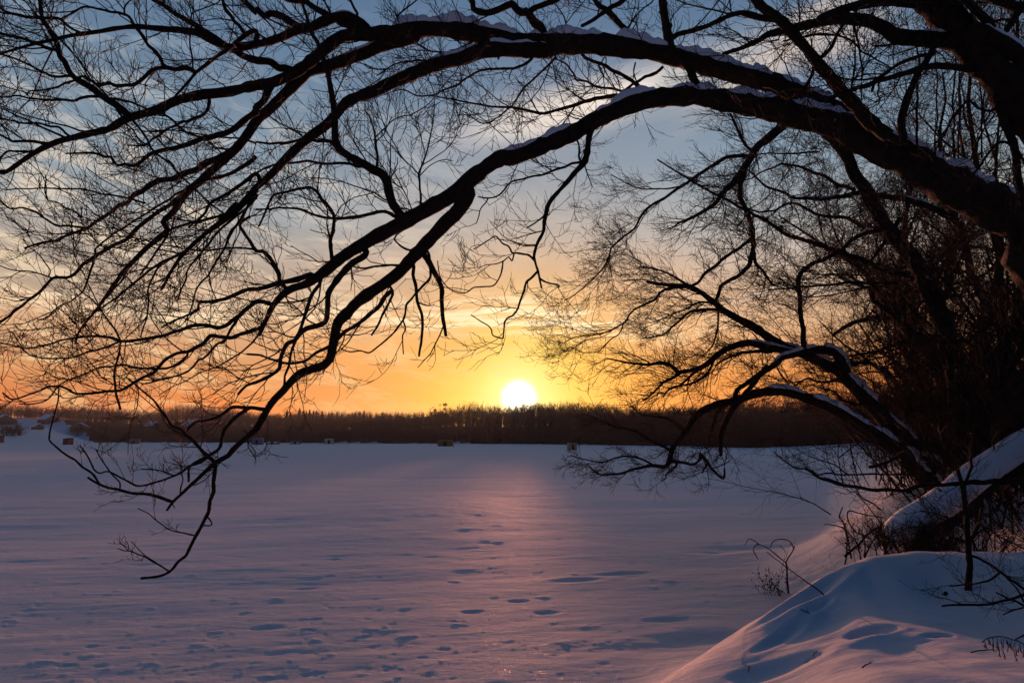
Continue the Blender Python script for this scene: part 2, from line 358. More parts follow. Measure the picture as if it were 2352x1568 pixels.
def lakewave(X, Y):
    """wind drifts on the lake, metres"""
    r = np.hypot(X, Y)
    a = X*.97+Y*.2; b = Y*1.0-X*.22
    z = .019*fbm(a/2.6, b/.9, 4, 11)*np.clip((r-1)/4, 0, 1)
    z = z+.006*fbm(a/.9, b/.26, 3, 17)*np.clip(1.4-r/40, 0, 1)
    z = z+.012*np.clip(fbm(X/3., Y/3., 2, 15)+.25, 0, 1)*fbm(a/.45, b/.20, 3, 13)*np.clip(1.5-r/30, 0, 1)
    z = z+.055*fbm(a/9., b/3.2, 3, 21)*np.clip((r-6)/10, 0, 1)
    z = z+.06*fbm(a/60., b/16, 3, 31)*np.clip((r-20)/40, 0, 1)
    z = z+.05*fbm(a/220., b/60, 2, 41)*np.clip((r-100)/80, 0, 1)
    return z
dents = []
def build_ground():
    rr = [1.2]
    while rr[-1] < 60: rr.append(rr[-1]*1.0052)
    while rr[-1] < 150: rr.append(rr[-1]*1.012)
    while rr[-1] < 800: rr.append(rr[-1]*1.02)
    while rr[-1] < 6000: rr.append(rr[-1]*1.12)
    rr = np.array(rr)
    aa = np.concatenate([np.arange(-180, -48, 3.0), np.arange(-48, 46, .105), np.arange(46, 180, 3.0)]); aa = np.radians(aa)
    A, Rr = np.meshgrid(aa, rr); X = Rr*np.sin(A); Y = Rr*np.cos(A)
    zb = bank(X, Y); w = np.clip(1-zb/.5, 0, 1)
    Z = zb+lakewave(X, Y)*(w*.8+.2)
    # soft drift ripples and lumps on the bank
    bk = np.clip(zb/.4, 0, 1)
    Z += bk*(.05*fbm(X/.9+Y*.6, Y/1.3-X*.3, 3, 51)+.010*fbm(X/.22, Y/.35, 2, 61))
    Z += np.clip(zb/1.2-1, 0, 1)*.3*fbm(X/5., Y/5., 3, 71)*(Y > 10)
    Z += land(X, Y)
    # small hollows pressed in the crust
    la = math.log(1.0052)
    def dent(x, y, d, sx, sy, rot=0., rim=.12, wb=1.):
        r0 = math.hypot(x, y); a0 = math.atan2(x, y); s = max(sx, sy)*2.8
        i0 = np.searchsorted(rr, r0-s); i1 = np.searchsorted(rr, r0+s); j0 = np.searchsorted(aa, a0-s/r0); j1 = np.searchsorted(aa, a0+s/r0)
        if i1 <= i0 or j1 <= j0: return
        dx = X[i0:i1,j0:j1]-x; dy = Y[i0:i1,j0:j1]-y; c_, s_ = cos(rot), sin(rot)
        xx = X[i0:i1,j0:j1]/s*2.8; yy = Y[i0:i1,j0:j1]/s*2.8; wob = wb*(1.0*vnoise(xx*1.1+x, yy*1.4, 5)+.7*vnoise(xx*2.6+x, yy*3.2, 6))
        q = (((dx*c_+dy*s_)/sx)**2+((-dx*s_+dy*c_)/sy)**2)*(1+wob)**2
        Z[i0:i1,j0:j1] += -d*np.exp(-q*1.1)+abs(d)*rim*(d > 0)*np.exp(-(np.sqrt(q)-1.45)**2*5)
    rd = random.Random(3)
    for i in range(1500):
        px = rd.uniform(0, 2352); t = rd.random()**.8
        py = 1215+t*350 + (px < 700)*rd.uniform(20, 60)
        p0 = direction(px, py); Yd = -(CH-.02)/p0[2]*p0[1]; Xd = p0[0]/p0[1]*Yd
        if fbm(np.array(Xd/3.), np.array(Yd/4.), 2, 91) < -.12 and rd.random() < .75: continue
        big = rd.random()
        sx = (.02+.04*rd.random() if big < .88 else .06+.07*rd.random())*(Yd/11)**.35
        if float(bank(np.array(Xd), np.array(Yd))) > .3: continue
        dent(Xd, Yd, sx*rd.uniform(.09, .19)*(1 if rd.random() < .42 else -.8), sx, sx*rd.uniform(.35, .9), rd.uniform(-.1, .5))
    for (px, py, d, sx, sy) in [(2000,1446,.11,.15,.10),(2060,1475,.06,.26,.2),(2155,1456,.05,.09,.05),(1868,1506,.03,.08,.02),(1190,1378,.03,.17,.08),(1085,1404,.03,.18,.10),(1330,1332,.03,.45,.16),(1420,1318,.03,.5,.14),(1700,1262,.05,1.3,.4),(1640,1270,.04,.6,.3),
                                 (1560,1480,.05,.6,.35),(1640,1460,.05,.5,.3),(700,1350,.02,.25,.1),(620,1440,.02,.2,.1),(1530,1420,.03,.3,.1),(1255,1404,.025,.15,.08),(2100,1500,.05,.35,.25)]:
        h = hit(px, py); dent(h[0], h[1], d, sx, sy, .2, wb=.25)
    for (xa, ya, xb, yb, d, wd) in [(1930,1318,1768,1424,.07,.09),(1935,1400,1776,1486,.042,.20),(1840,1424,1740,1500,.025,.06),(1880,1500,1700,1560,.03,.12),(1905,1376,1850,1410,.03,.05)]:
        a_, b_ = hit(xa, ya), hit(xb, yb); L_ = math.dist(a_[:2], b_[:2]); dent((a_[0]+b_[0])/2, (a_[1]+b_[1])/2, d, L_/2, wd, math.atan2(b_[1]-a_[1], b_[0]-a_[0]), wb=.15, rim=.3)
    V = np.stack([X, Y, Z], -1).reshape(-1, 3)
    nr, na = X.shape
    i = (np.arange(nr-1)*na)[:,None]; j = np.arange(na)[None]; j2 = (j+1) % na
    Q = np.stack([i+j, i+j2, i+na+j2, i+na+j], -1)[..., ::-1].reshape(-1, 4)
    c0 = len(V); V = np.vstack([V, [[0, 0, float(bank(np.array(0.), np.array(1.2)))]]])
    j = np.arange(na); T = np.stack([np.full(na, c0), (j+1) % na, j], -1)[:, ::-1][:, ::-1]
    cen = V[Q].mean(1); fm = forest_mask(cen[:,0], cen[:,1])
    def sub(name, quads, tris, mat):
        allv = np.unique(np.concatenate([quads.ravel(), tris.ravel()])); mp = np.full(len(V), -1); mp[allv] = np.arange(len(allv))
        o = mesh_obj(name, V[allv], [mp[quads]]+([mp[tris]] if len(tris) else []), mat); tag(o, kind='structure'); return o
    sub('snow_ground', Q[~fm], T, SNOW); sub('wooded_hill', Q[fm], np.zeros((0,3), int), FLOOR)
def ground_z(x, y):
    x = np.asarray(x, float); y = np.asarray(y, float); return bank(x, y)+land(x, y)
def hit(px, py):
    d = direction(px, py); lo = 1.0
    ts = np.concatenate([np.arange(1, 60, .02), np.arange(60, 900, .5)])
    X = d[0]*ts; Y = d[1]*ts; Z = CH+d[2]*ts; g = ground_z(X, Y); k = np.argmax(Z < g)
    return np.array([X[k], Y[k], g[k]])
build_ground()

# ------------------------------------------------------------------ traced limbs
TILE = {'A1':(0,0),'A2':(588,0),'A3':(1176,0),'A4':(1764,0),'B1':(0,522.5),'B2':(588,522.5),'B3':(1176,522.5),'B4':(1764,522.5),
        'C1':(0,1045.5),'C2':(588,1045.5),'C3':(1176,1045.5),'C4':(1764,1045.5)}
EXT = {'D0':(1898.75,428.75,.25393),'D1':(1898.75,796.25,.27338),'E1':(1531.25,1163.75,.23434)}
def parse(s):
    t = None; out = []
    for w in s.split():
        if w in TILE: t = (*TILE[w], .33351)
        elif w in EXT: t = EXT[w]
        else:
            x, y = w.split(','); out.append((t[0]+float(x)*t[2], t[1]+float(y)*t[2]))
    return out
class Tree:
    def __init__(s, name, base, label, cat='tree', group=None, kw=None):
        s.root = empty(name, tuple(base)); s.o = np.array(base, float); tag(s.root, label, cat, group)
        s.P = []; s.kw = kw or {}
    def nearest(s, px, py):
        best = None
        for arr in s.P:
            d = np.hypot(arr[:,0]-px, arr[:,1]-py); k = d.argmin()
            if best is None or d[k] < best[0]: best = (d[k], arr[k])
        return best
    def limb(s, spec, w0, w1, part='branch', d=None, e=None, snow=None, twig=1.0, attach=None, mat=None, twkw=None, lab=None, prof=None):
        pts = parse(spec) if isinstance(spec, str) else spec
        w0 = (w0*1.04+2)*.33351; w1 = (w1*1.04+2)*.33351
        L = sum(math.dist(pts[i], pts[i+1]) for i in range(len(pts)-1))
        if d is None:
            nb = s.nearest(*pts[0])
            d = float(nb[1][2])
            if nb[0] < max(w0*2.5, 26): pts = [(float(nb[1][0]), float(nb[1][1]))]+([pts[1:], pts][nb[0] > 8])
        if e is None: e = random.uniform(-1, 1)*L/F*d*.45
        cum = [0]
        for i in range(len(pts)-1): cum.append(cum[-1]+math.dist(pts[i], pts[i+1]))
        cum = np.array(cum)/max(cum[-1], 1)
        raw = [np.array([p[0], p[1], d+e*c, w0+(w1-w0)*c]) for p, c in zip(pts, cum)]
        step = max(4.5, min(12, w0*.5)); C = catmull(raw, step)
        if prof:
            sg = np.concatenate([[0], np.cumsum(np.hypot(*np.diff(C[:,:2], axis=0).T))]); C[:,3] = np.interp(sg/sg[-1], [a for a, b in prof], [b*.33351 for a, b in prof])
        n = len(C); k = np.arange(n)
        kink = (np.interp(k, np.arange(0, n+5, 4), rng.normal(size=len(np.arange(0, n+5, 4)))))
        kink2 = (np.interp(k, np.arange(0, n+5, 4), rng.normal(size=len(np.arange(0, n+5, 4)))))
        amp = np.minimum(1.1, C[:,3]*.13)*np.clip(k/4, 0, 1)
        C[:,0] += kink*amp; C[:,1] += kink2*amp
        s.P.append(C)
        W = np.array([at(c[0], c[1], c[2]) for c in C]); rad = C[:,3]/F*C[:,2]*.5*(1+rng.normal(size=n)*.06)
        rad *= np.sqrt(1+((C[:,0]-1176)/F)**2*.15)
        if d is not None: pass
        sides = 24 if w0 > 20 else (9 if w0 > 6 else 6)
        V, Q = tubes(W[None], rad[None], sides)
        Vr = V.reshape(n, sides, 3)
        if w0 > 12:   # furrowed, lumpy bark
            cen = W[:,None,:]; dv = Vr-cen
            ang = np.arange(sides)
            g = np.array([[vnoise(np.array(i*.18+9.1), np.array(a*.6), 3)*.22+vnoise(np.array(i*.5), np.array(a*1.0), 8)*.14+vnoise(np.array(i*.16), np.array(a*1.7), 12)*.12 for a in ang] for i in range(n)])
            g[:, -1] = (g[:, 0]+g[:, -2])/2
            Vr = cen+dv*(1+g[...,None])
            V = Vr.reshape(-1, 3)
        c = len(V); V = np.vstack([V, W[:1]-unit(W[1]-W[0])*rad[0]*.2, W[-1:]+unit(W[-1]-W[-2])*rad[-1]*.8])
        j = np.arange(sides); T1 = np.stack([np.full(sides, c), (j+1) % sides, j], -1); o2 = (n-1)*sides
        T2 = np.stack([np.full(sides, c+1), o2+j, o2+(j+1) % sides], -1)
        ob = child(part, V, [Q, np.vstack([T1, T2])], mat or (BARK if w0 > 3 else TWIG), s.root, s.o)
        if lab: ob['label'] = lab
        # twigs
        if twig > 0:
            k_ = dict(s.kw); k_.update(twkw or {})
            sc_ = k_.get('scale', 1.0)
            Ltot = np.linalg.norm(np.diff(W, axis=0), axis=1).sum()
            m = max(2, int(Ltot*8.0*twig/sc_*k_.get('dens', 1)))
            srcs = [(W[None], rad[None], m)]; vs = []; qs = []; off = 0; Fm = []
            mx_, my_ = C[:,0].mean(), C[:,1].mean()
            if s.o[0] > 6 and my_ > 800 or (850 < mx_ < 1300 and my_ > 480 and w0 < 18): k_['sub'] = 0
            if mx_ < 1000 and my_ > 1000: sc_ *= .55; m = int(m*.8)
            bias = k_.get('bias', (0,0,0)); up_ = k_.get('up', .12); th_ = k_.get('thin', 1)
            if k_.get('sub', 0) and w0 > 3.2:
                ms = max(1, int(Ltot*k_['sub']*twig**.5))
                P0, r0 = grow(W[None], rad[None], ms, 1.35*sc_, spread=(18,48), up=up_*.5, wob=.15, K=9, t0=.10, rr=.5, rmax=.014, rmin=.007, flat=.8, bias=bias, tip=.35)
                Fm.append((P0, r0, 6)); srcs.append((P0, r0, k_.get('sm', 9)))
            if w0 > 22:
                Ps, rs_ = grow(W[None], rad[None], max(3, int(Ltot*1.3)), .13, spread=(35,70), up=.0, wob=.2, K=4, t0=.08, rr=.22, rmax=.022, rmin=.008, flat=.8, tip=.75)
                Fm.append((Ps, rs_, 6))
            for Pp, rp, mm in srcs:
                P1, r1 = grow(Pp, rp, mm, .72*sc_, up=up_, wob=.20, K=6, t0=k_.get('t0', .12) if Pp is srcs[0][0] else .15, rr=.42, rmax=.0095*sc_, rmin=.0040*th_, flat=.7, bias=bias, tip=.5, spread=(25,58))
                P2, r2 = grow(P1, r1, 5, .34*sc_, up=up_*1.3, wob=.18, K=5, rr=.65, rmin=.0034*th_, bias=bias, tip=.6, spread=(25,60))
                P3, r3 = grow(P2, r2, k_.get('m3', 2), .17*sc_, up=.15, wob=.15, K=3, rr=.7, rmin=.0027*th_, tip=.7, spread=(25,60))
                Fm += [(P1, r1, 4), (P2, r2, 3), (P3, r3, 3)]
            for (P_, r_, sd) in Fm:
                v, q = tubes(P_, r_, sd); vs.append(v); qs.append(q+off); off += len(v)
            tw = child('twigs', np.vstack(vs), [np.vstack(qs)], TWIG, ob, s.o*0)
            tw.location = (0,0,0); tw.data.transform(__import__('mathutils').Matrix.Translation(-s.root.location))
        for (a, b, hk) in (snow or []):
            i0, i1 = int(a*(n-1)), int(b*(n-1)); snowcap(W[i0:i1+1], rad[i0:i1+1], ob, s.o, hk)
        return ob
def snowcap(W, rad, parent, origin, hk=1.0):
    # resample finely
    seg = np.linalg.norm(np.diff(W, axis=0), axis=1); cum = np.concatenate([[0], np.cumsum(seg)])
    st = .028; m = max(6, int(cum[-1]/st)); s = np.linspace(0, cum[-1], m)
    C = np.stack([np.interp(s, cum, W[:,i]) for i in range(3)], 1)
    for _ in range(3): C[1:-1] = (C[:-2]+C[1:-1]*2+C[2:])/4
    r = np.interp(s, cum, rad); T = unit(np.gradient(C, axis=0)); up = np.array([0,0,1.])
    side = unit(np.cross(T, up)); upn = unit(np.cross(side, T)); upn *= np.sign(upn[:,2:3])
    sd = rng.uniform(0, 50)
    h = (.68+.95*np.array([vnoise(np.array(x*2.3+sd), np.array(.5), 2)+.8*vnoise(np.array(x*8.+sd), np.array(3.5), 4)+.7*vnoise(np.array(x*22.+sd), np.array(3.5), 6) for x in s]))*hk
    h = np.clip(h, .06, None); endf = np.clip(np.minimum(s, cum[-1]-s)/.12, 0, 1)**.5; h *= endf
    K = 11; V = np.zeros((m, K, 3))
    for j in range(K):
        a = pi*j/(K-1)
        wj = .80*(.6+.4*endf)*(1+.22*np.array([vnoise(np.array(x*9+sd), np.array(j*.8), 7) for x in s])); x_ = np.cos(a)*wj*r
        circ = np.sqrt(np.maximum(r*r-x_*x_, 0))*.86
        y_ = circ+np.sin(a)**.6*h*np.minimum(r, .16)*1.0+.004
        if j in (0, K-1): y_ = circ-.03*r
        V[:,j] = C+side*x_[:,None]+upn*y_[:,None]
    Q = []
    i = (np.arange(m-1)*K)[:,None]; j = np.arange(K-1)[None]
    Q = np.stack([i+j, i+j+1, i+K+j+1, i+K+j], -1).reshape(-1, 4)
    o = child('snow_cap', V.reshape(-1, 3), [Q, np.stack([np.arange(0, K-2), np.arange(1, K-1), np.full(K-2, K-1)], -1)], CAP, parent, origin*0)
    o.data.transform(__import__('mathutils').Matrix.Translation(-parent.parent.location))

# ---- 1. the great tree whose arch spans the picture
base = at(2352+330, 1120, 8.6); gz = float(ground_z(base[0], base[1])); base[2] = gz-.1
G = Tree('overhanging_tree', base, 'huge bare tree at the right whose snow topped limbs arch over the whole lake view', 'tree', kw=dict(up=.10, bias=(-.05,0,.01), sub=.5, dens=.62, sm=4))
bpx = 2352+330
G.limb([(bpx+10,1330),(bpx,1100),(bpx-60,900),(bpx-190,740),(2352,575)], 380, 290, 'trunk', d=8.6, e=-.3, twig=.0)
G.limb('A4 1763,1530 1600,1450 1450,1370 1300,1290 1150,1210 1000,1130 850,1050 700,970 550,890 400,850 250,810 100,770 0,745 A3 1700,735 1500,700 1300,672 1150,662 1000,675 850,708 700,765 550,840 400,930 200,1002 0,1085 A2 1700,1085 1600,1135 1500,1215 1400,1310 1300,1375 1200,1430 1050,1510 B2 950,0 800,80 600,200 480,300 350,385 220,430 120,530 60,650 20,740',
       330, 24, 'limb', d=8.3, e=-1.6, snow=[(0,.05,.9),(.055,.20,.9),(.205,.30,.9),(.315,.38,1.),(.385,.44,.9),(.46,.535,.8),(.56,.60,.6),(.605,.655,.6)], twig=.45, prof=[(0,290),(.13,250),(.31,165),(.45,135),(.62,116),(.78,104),(.85,84),(.94,52),(1,26)])
G.limb('A4 1100,1130 950,1060 800,960 600,830 400,735 200,640 50,580 A3 1700,545 1550,510 1400,475 1250,430 1100,390 900,345 700,320 500,300 300,300 100,305 A2 1763,295 1600,255 1400,215 1200,200 1050,215 900,235 780,240 700,240 600,250 520,300 400,400 270,500 120,565 0,590 A1 1700,600 1500,635 1350,660 1200,700 1080,760 950,795 850,830 750,890 600,925 500,950 400,975 300,1015 220,1060 150,1110 30,1188 -60,1170',
       200, 22, 'limb', d=8.15, e=-1.0, snow=[(.02,.10,.6),(.12,.19,.9),(.195,.30,.9),(.305,.36,1.0),(.37,.45,1.1),(.455,.585,1.2)], twig=.5, prof=[(0,150),(.1,130),(.18,140),(.4,150),(.5,130),(.58,98),(.65,78),(.8,62),(.93,38),(1,24)])
G.limb('A3 250,345 100,340 A2 1700,340 1600,345 1500,365 1400,395 1300,420 1200,455 1100,500 1000,545 900,590 800,640 700,670 620,710 550,790 480,860 400,920 320,985 200,1100 100,1200 0,1290 A1 1700,1370 1600,1470 1500,1545 B1 1400,50 1250,190 1180,290 1130,400 1110,430',
       120, 14, 'limb', e=-1.2, snow=[(.02,.16,.9),(.17,.27,.5),(.29,.31,.35)], twig=.7)
G.limb('A2 1100,240 950,290 850,320 750,365 650,400 550,435 450,465 350,500 280,570 200,640 100,740 0,830 A1 1700,930 1620,1030 1540,1110 1450,1180 1380,1250 1300,1310 1250,1370 1200,1450 1120,1530 B1 1150,20 1000,150 920,230 850,300 800,370 750,440 700,520 650,590 560,690 530,750 520,800',
       95, 10, 'limb', e=.6, snow=[(.05,.2,.45),(.22,.3,.3)], twig=.7)
G.limb('A2 1470,1340 1400,1450 1340,1510 1280,1568 B2 1180,95 1100,180 1050,235 980,310 900,372 800,440 700,510 620,590 560,650 540,750 520,870 490,925 440,955 370,980 300,1012 240,1070 190,1130 130,1190 80,1260 40,1320 0,1385 B1 1763,1390 1700,1440 1600,1530 C1 1570,10 1480,65 1420,110 1350,165 1290,220 1240,270 1190,320 1150,380',
       100, 14, 'limb', e=.7, twig=.45)
g = G.limb
# upper left family
g('A2 760,240 720,160 640,115 560,115 450,150 380,185 300,195 200,245 100,285 0,310 A1 1763,308 1680,320 1580,325 1500,290 1450,275 1380,235 1300,215 1130,200 1050,190 930,183 780,200 680,220 570,235 470,250 380,270 290,290 200,312 100,340 0,370 -60,390', 72, 12, 'limb', snow=[(.06,.12,.35)])
g('A2 310,190 250,165 180,118 100,95 60,110 0,60 A1 1763,85 1720,40 1680,0 1660,-40', 55, 34)
g('A2 280,480 200,470 150,470 90,430 0,425 A1 1763,420 1680,390 1600,335 1560,312 1480,260 1380,200 1300,150 1200,90 1130,40 1060,0 1020,-40', 50, 26)
g('A1 1763,215 1690,245 1600,320 1550,360 1500,390 1430,440 1350,500 1300,560 1250,615 1210,660 1190,700', 34, 14)
g('A1 1350,495 1290,470 1200,475 1150,465 1080,475 1040,495 980,540 930,580 870,585 800,590 750,570 700,590 650,570 600,535 560,530 500,560 440,575 400,600 300,620 200,632 190,660', 32, 8)
g('A1 900,790 850,765 780,715 700,665 640,610 570,570 520,540 480,500 460,460 440,420 410,390 400,340 390,290 360,240 330,190 300,150 290,100 280,50 265,-20', 50, 22)
g('A1 390,355 320,330 280,310 220,290 150,265 80,250 0,230 -60,210', 24, 14)
g('A1 300,130 250,122 200,115 120,100 60,90 0,50 -40,20', 22, 14)
g('A1 300,130 360,128 410,130 460,170 520,205 570,230', 20, 14)
g('A1 520,540 480,525 370,530 300,500 200,450 100,405 0,370 -40,350', 18, 10)
g('A1 690,660 640,665 600,665 550,675 510,695 430,690 330,690 260,680 200,675 130,660 60,665 0,670 -60,660', 20, 8)
g('A1 1130,800 1080,780 1010,745 930,715 850,690 760,680 690,660', 10, 16)
g('A1 1080,760 1150,800 1200,840 1240,880 1300,920 1400,945', 16, 10)
g('A1 500,935 465,925 440,900 400,880 330,865 270,850 200,850 140,845 80,830 0,820 -40,815', 16, 9)
g('A1 340,985 260,980 200,975 140,975 90,975 60,955 0,930 -40,920', 22, 12)
g('A1 250,1050 200,1045 150,1045 90,1045 50,1045 20,1070 0,1090', 18, 10)
g('A2 160,560 110,590 80,650 60,690 30,720 0,745 A1 1763,770 1700,810 1640,860 1600,890 1550,915 1500,930 1440,950 1380,960 1320,985 1260,1005 1200,1020 1130,1030 1050,1050 1000,1080 960,1115 920,1140 860,1130 810,1140 780,1110 760,1080 720,1080 690,1065 640,1050 560,1055 450,1060', 52, 9)
g('A1 1700,930 1650,1000 1580,1050 1500,1090 1420,1120 1350,1165 1270,1190 1200,1230 1100,1240 1040,1270 980,1320 920,1350 880,1400 820,1415 780,1450 700,1500 650,1530 600,1568 B1 520,30 420,70 400,90 300,105 200,130 170,145', 50, 12)
g('A1 1440,685 1435,720 1430,755 1400,790 1330,815 1290,835 1250,840 1200,870 1150,890 1100,930 1050,960 1000,1000 880,1000', 22, 9)
g('A1 1000,1400 900,1370 800,1350 700,1335 620,1315 550,1300 430,1300 310,1295 200,1300 100,1300 30,1310', 14, 6)
g('A1 600,1568 480,1555 400,1555 300,1500 250,1460 150,1430 100,1437 60,1430 0,1385 -40,1370', 14, 9)
g('A1 1150,465 1120,440 1110,410 1060,350 1020,315 1000,280 960,220 930,185 900,130 870,100 810,90 770,90 700,70 580,50 500,90 420,130', 26, 10)
g('A1 860,95 855,60 870,30 910,-10', 12, 7)
g('A1 1340,480 1325,400 1310,300 1315,200 1320,100 1360,75 1400,60 1440,45 1500,20 1520,-10', 11, 7)
g('A1 1700,245 1670,215 1650,180 1620,150 1590,110 1560,80 1545,40 1530,-10', 24, 20)
g('A1 330,1380 400,1395 450,1430 520,1460 560,1500', 6, 12)
g('A1 330,1380 310,1310 318,1240 310,1210', 9, 6)
# left strands falling down left
g('A1 1350,1300 1280,1330 1200,1385 1120,1440 1040,1500 B1 950,0 850,90 760,130 650,200 580,250 520,310 470,340 420,345 360,350 310,400 280,440 230,480 180,512 120,560 60,610 0,652 -40,680', 30, 12, 'branch')
g('B1 650,210 640,250 620,300 600,370 570,440 520,480 480,512 430,530 390,552 350,590 320,622 260,632', 15, 5)
g('B1 660,190 655,150 690,120 760,60 850,0 A1 1300,1290', 12, 16)
g('B1 360,345 280,320 200,302 120,298 60,285 0,262', 9, 5)
g('B1 345,298 310,240 270,190 200,130 160,80', 7, 4)
g('A1 1620,1400 1500,1540 B1 1400,50 1300,150 1180,210 1050,282 980,340 900,402 840,450 780,502 730,530 700,552 650,590 600,642 570,702', 26, 7)
g('A1 1560,1480 B1 1200,0 1150,60 1120,100 1060,190 1000,282 965,326', 20, 10)
g('A1 1763,1370 B1 1500,30 1440,110 1380,180 1330,240 1290,300 1280,360 1250,420 1220,502', 18, 8)
g('A2 30,1290 B1 1640,-30 1600,20 1540,150 1490,230 1440,320 1400,360 1350,430 1330,520 1300,600 1270,652', 20, 7)
g('B1 870,262 850,350 780,430 700,522 640,590 560,652', 14, 6)
g('B1 1110,240 1030,380 1020,450 1025,510 1010,620 990,690 970,752', 14, 8)
g('A1 1763,1200 1650,1280 1560,1340 1450,1400 1400,1480 1300,1568', 30, 12)
g('A1 1763,1080 1700,1130 1600,1190 1500,1220 1420,1240 1300,1290', 28, 18)
g('A1 1763,985 1680,960 1600,950 1500,945 1400,930 1300,915 1200,900 1100,900 980,910', 12, 7)
# crossing diagonals
g('A1 900,800 960,880 1010,960 1060,1040 1120,1090 1180,1130 1230,1200 1300,1260 1370,1330 1450,1400 1540,1470', 14, 10)
g('A1 640,560 720,640 800,740 850,830 920,900 960,960 1040,1020', 12, 8)
# hooked branch rising from the low limb
g('A2 1010,1530 1000,1490 960,1440 940,1400 920,1320 905,1260 880,1220 850,1190 800,1165 750,1135 680,1105 620,1070 580,1040 555,990 548,920 545,840 535,740 520,640 505,560 490,480 465,400 440,330 410,270 380,230 360,160 345,100 325,40 310,-30', 68, 16, 'limb', e=-.9)
g('A2 830,1185 838,1100 835,1050 825,1000 820,950 815,900 800,850 780,800 745,755', 20, 7)
g('A2 825,955 860,910 900,870 940,830 1010,800 1080,795', 10, 5)
g('A2 1140,1450 1135,1380 1130,1300 1128,1250 1120,1200 1150,1120 1180,1030 1200,940 1215,850 1225,780 1230,690', 15, 5)
g('A2 1120,1205 1060,1140 1000,1080 950,1020 900,970 860,900', 8, 4)
g('A2 1125,1210 1200,1140 1290,1100 1350,1110', 7, 4)
g('A2 1080,1490 1050,1380 1000,1280 960,1200 900,1120', 8, 4)
g('A2 550,985 490,970 430,970 360,965 300,970 200,985 100,990 0,980', 24, 13)
g('A2 780,1150 700,1142 640,1125 580,1120 480,1130 400,1118 350,1110 250,1120 150,1130 60,1160 0,1195', 20, 12)
g('A2 970,1495 920,1470 870,1460 820,1465 760,1480 680,1490 600,1500 520,1500 450,1490 370,1465 300,1440 220,1435 150,1430 60,1440 0,1440', 24, 10)
g('B2 500,310 520,250 520,200 512,130 510,80 528,30 A2 540,1500 530,1460 500,1420 460,1380 440,1350 420,1320 370,1290 310,1300 250,1310 190,1325 130,1340 105,1370 90,1400 70,1450 40,1520 20,1560', 28, 11)
g('B2 210,420 180,390 160,360 155,320 135,280 115,240 80,195 40,165 0,160 B1 1720,90 1680,40 1650,-20 A1 1720,1490', 30, 18)
g('B1 1763,135 1650,140 1550,145 1420,155 1300,155', 14, 8)
g('A2 740,215 680,200 600,170 550,130 500,100 440,70 400,50 350,20 300,10 230,0 180,-30', 48, 30)
g('A2 700,95 680,60 660,20 640,-20', 20, 14)
g('A2 520,110 500,60 480,30 455,-20', 16, 10)
g('A2 1000,190 975,120 1010,80 1050,50 1100,10 1130,-20', 14, 9)
g('A2 1540,215 1520,260 1460,310 1400,340 1350,355 1300,362 1250,358 1200,350 1150,320 1090,300', 20, 7)
g('A2 1230,440 1130,420 1060,425 1000,430 940,450 880,490 830,522', 15, 6)
g('A2 900,478 850,478 780,470 750,452', 9, 5)
g('A3 200,385 150,390 120,420 90,440 40,460 0,475 A2 1763,478 1680,475 1600,475 1530,490 1480,520 1440,545 1400,580 1350,600 1300,620 1250,645 1200,660 1110,660 1020,620 950,630', 20, 6)
g('A3 980,665 920,662 850,662 770,665 700,668 640,672 570,678 540,690 500,700 440,725 380,740 300,765 210,778 140,765 80,755 0,742 A2 1700,740 1620,735 1530,720 1450,705 1350,680 1200,660', 32, 6)
g('A3 300,385 270,430 200,500 130,560 80,600 50,650 0,730 A2 1740,745 1680,800 1650,815 1620,840 1580,848 1540,845 1490,810 1420,765', 16, 5)
g('A3 480,385 490,375 500,400 560,420 600,440 650,460 690,490 740,510 790,540 830,560 860,590 885,625', 20, 26)
g('A3 1040,460 1020,480 950,520 920,530 880,560 850,575 820,590 790,615 755,628 700,612 620,605 560,585 500,560 440,545 430,520 400,480 380,450 350,430 290,400', 22, 9)
g('A3 850,430 840,500 860,560 900,610', 10, 8)
g('A3 1310,640 1280,600 1260,560 1240,520 1230,480 1180,420', 50, 60, twig=.0)
g('A3 640,390 650,420 640,470 630,540', 8, 4)
# upward shoots from the upper limb top
g('A3 220,235 190,190 160,165 140,140 120,110 90,85 60,90 20,60 A2 1763,30 1700,60 1640,85 1580,95 1530,80 1500,60 1490,20 1470,-30', 62, 34, 'branch')
g('A3 100,100 150,60 220,30 300,0 360,-30', 40, 34)
g('A3 830,260 790,220 750,180 710,130 680,100 640,65 600,40 560,-20', 44, 34)
g('A3 480,180 560,140 620,95 660,70 720,30 790,-10', 22, 36)
g('A3 1090,420 1085,330 1070,250 1065,190 1055,130 1045,60 1030,-30', 66, 50)
g('A3 1110,260 1150,235 1250,210 1330,190 1400,160 1450,140 1500,115 1580,95 1650,110 1763,140', 34, 26)
g('A3 380,200 360,120 320,60 270,0', 10, 6)
g('A3 800,200 850,120 900,60 960,20 980,-20', 12, 8)
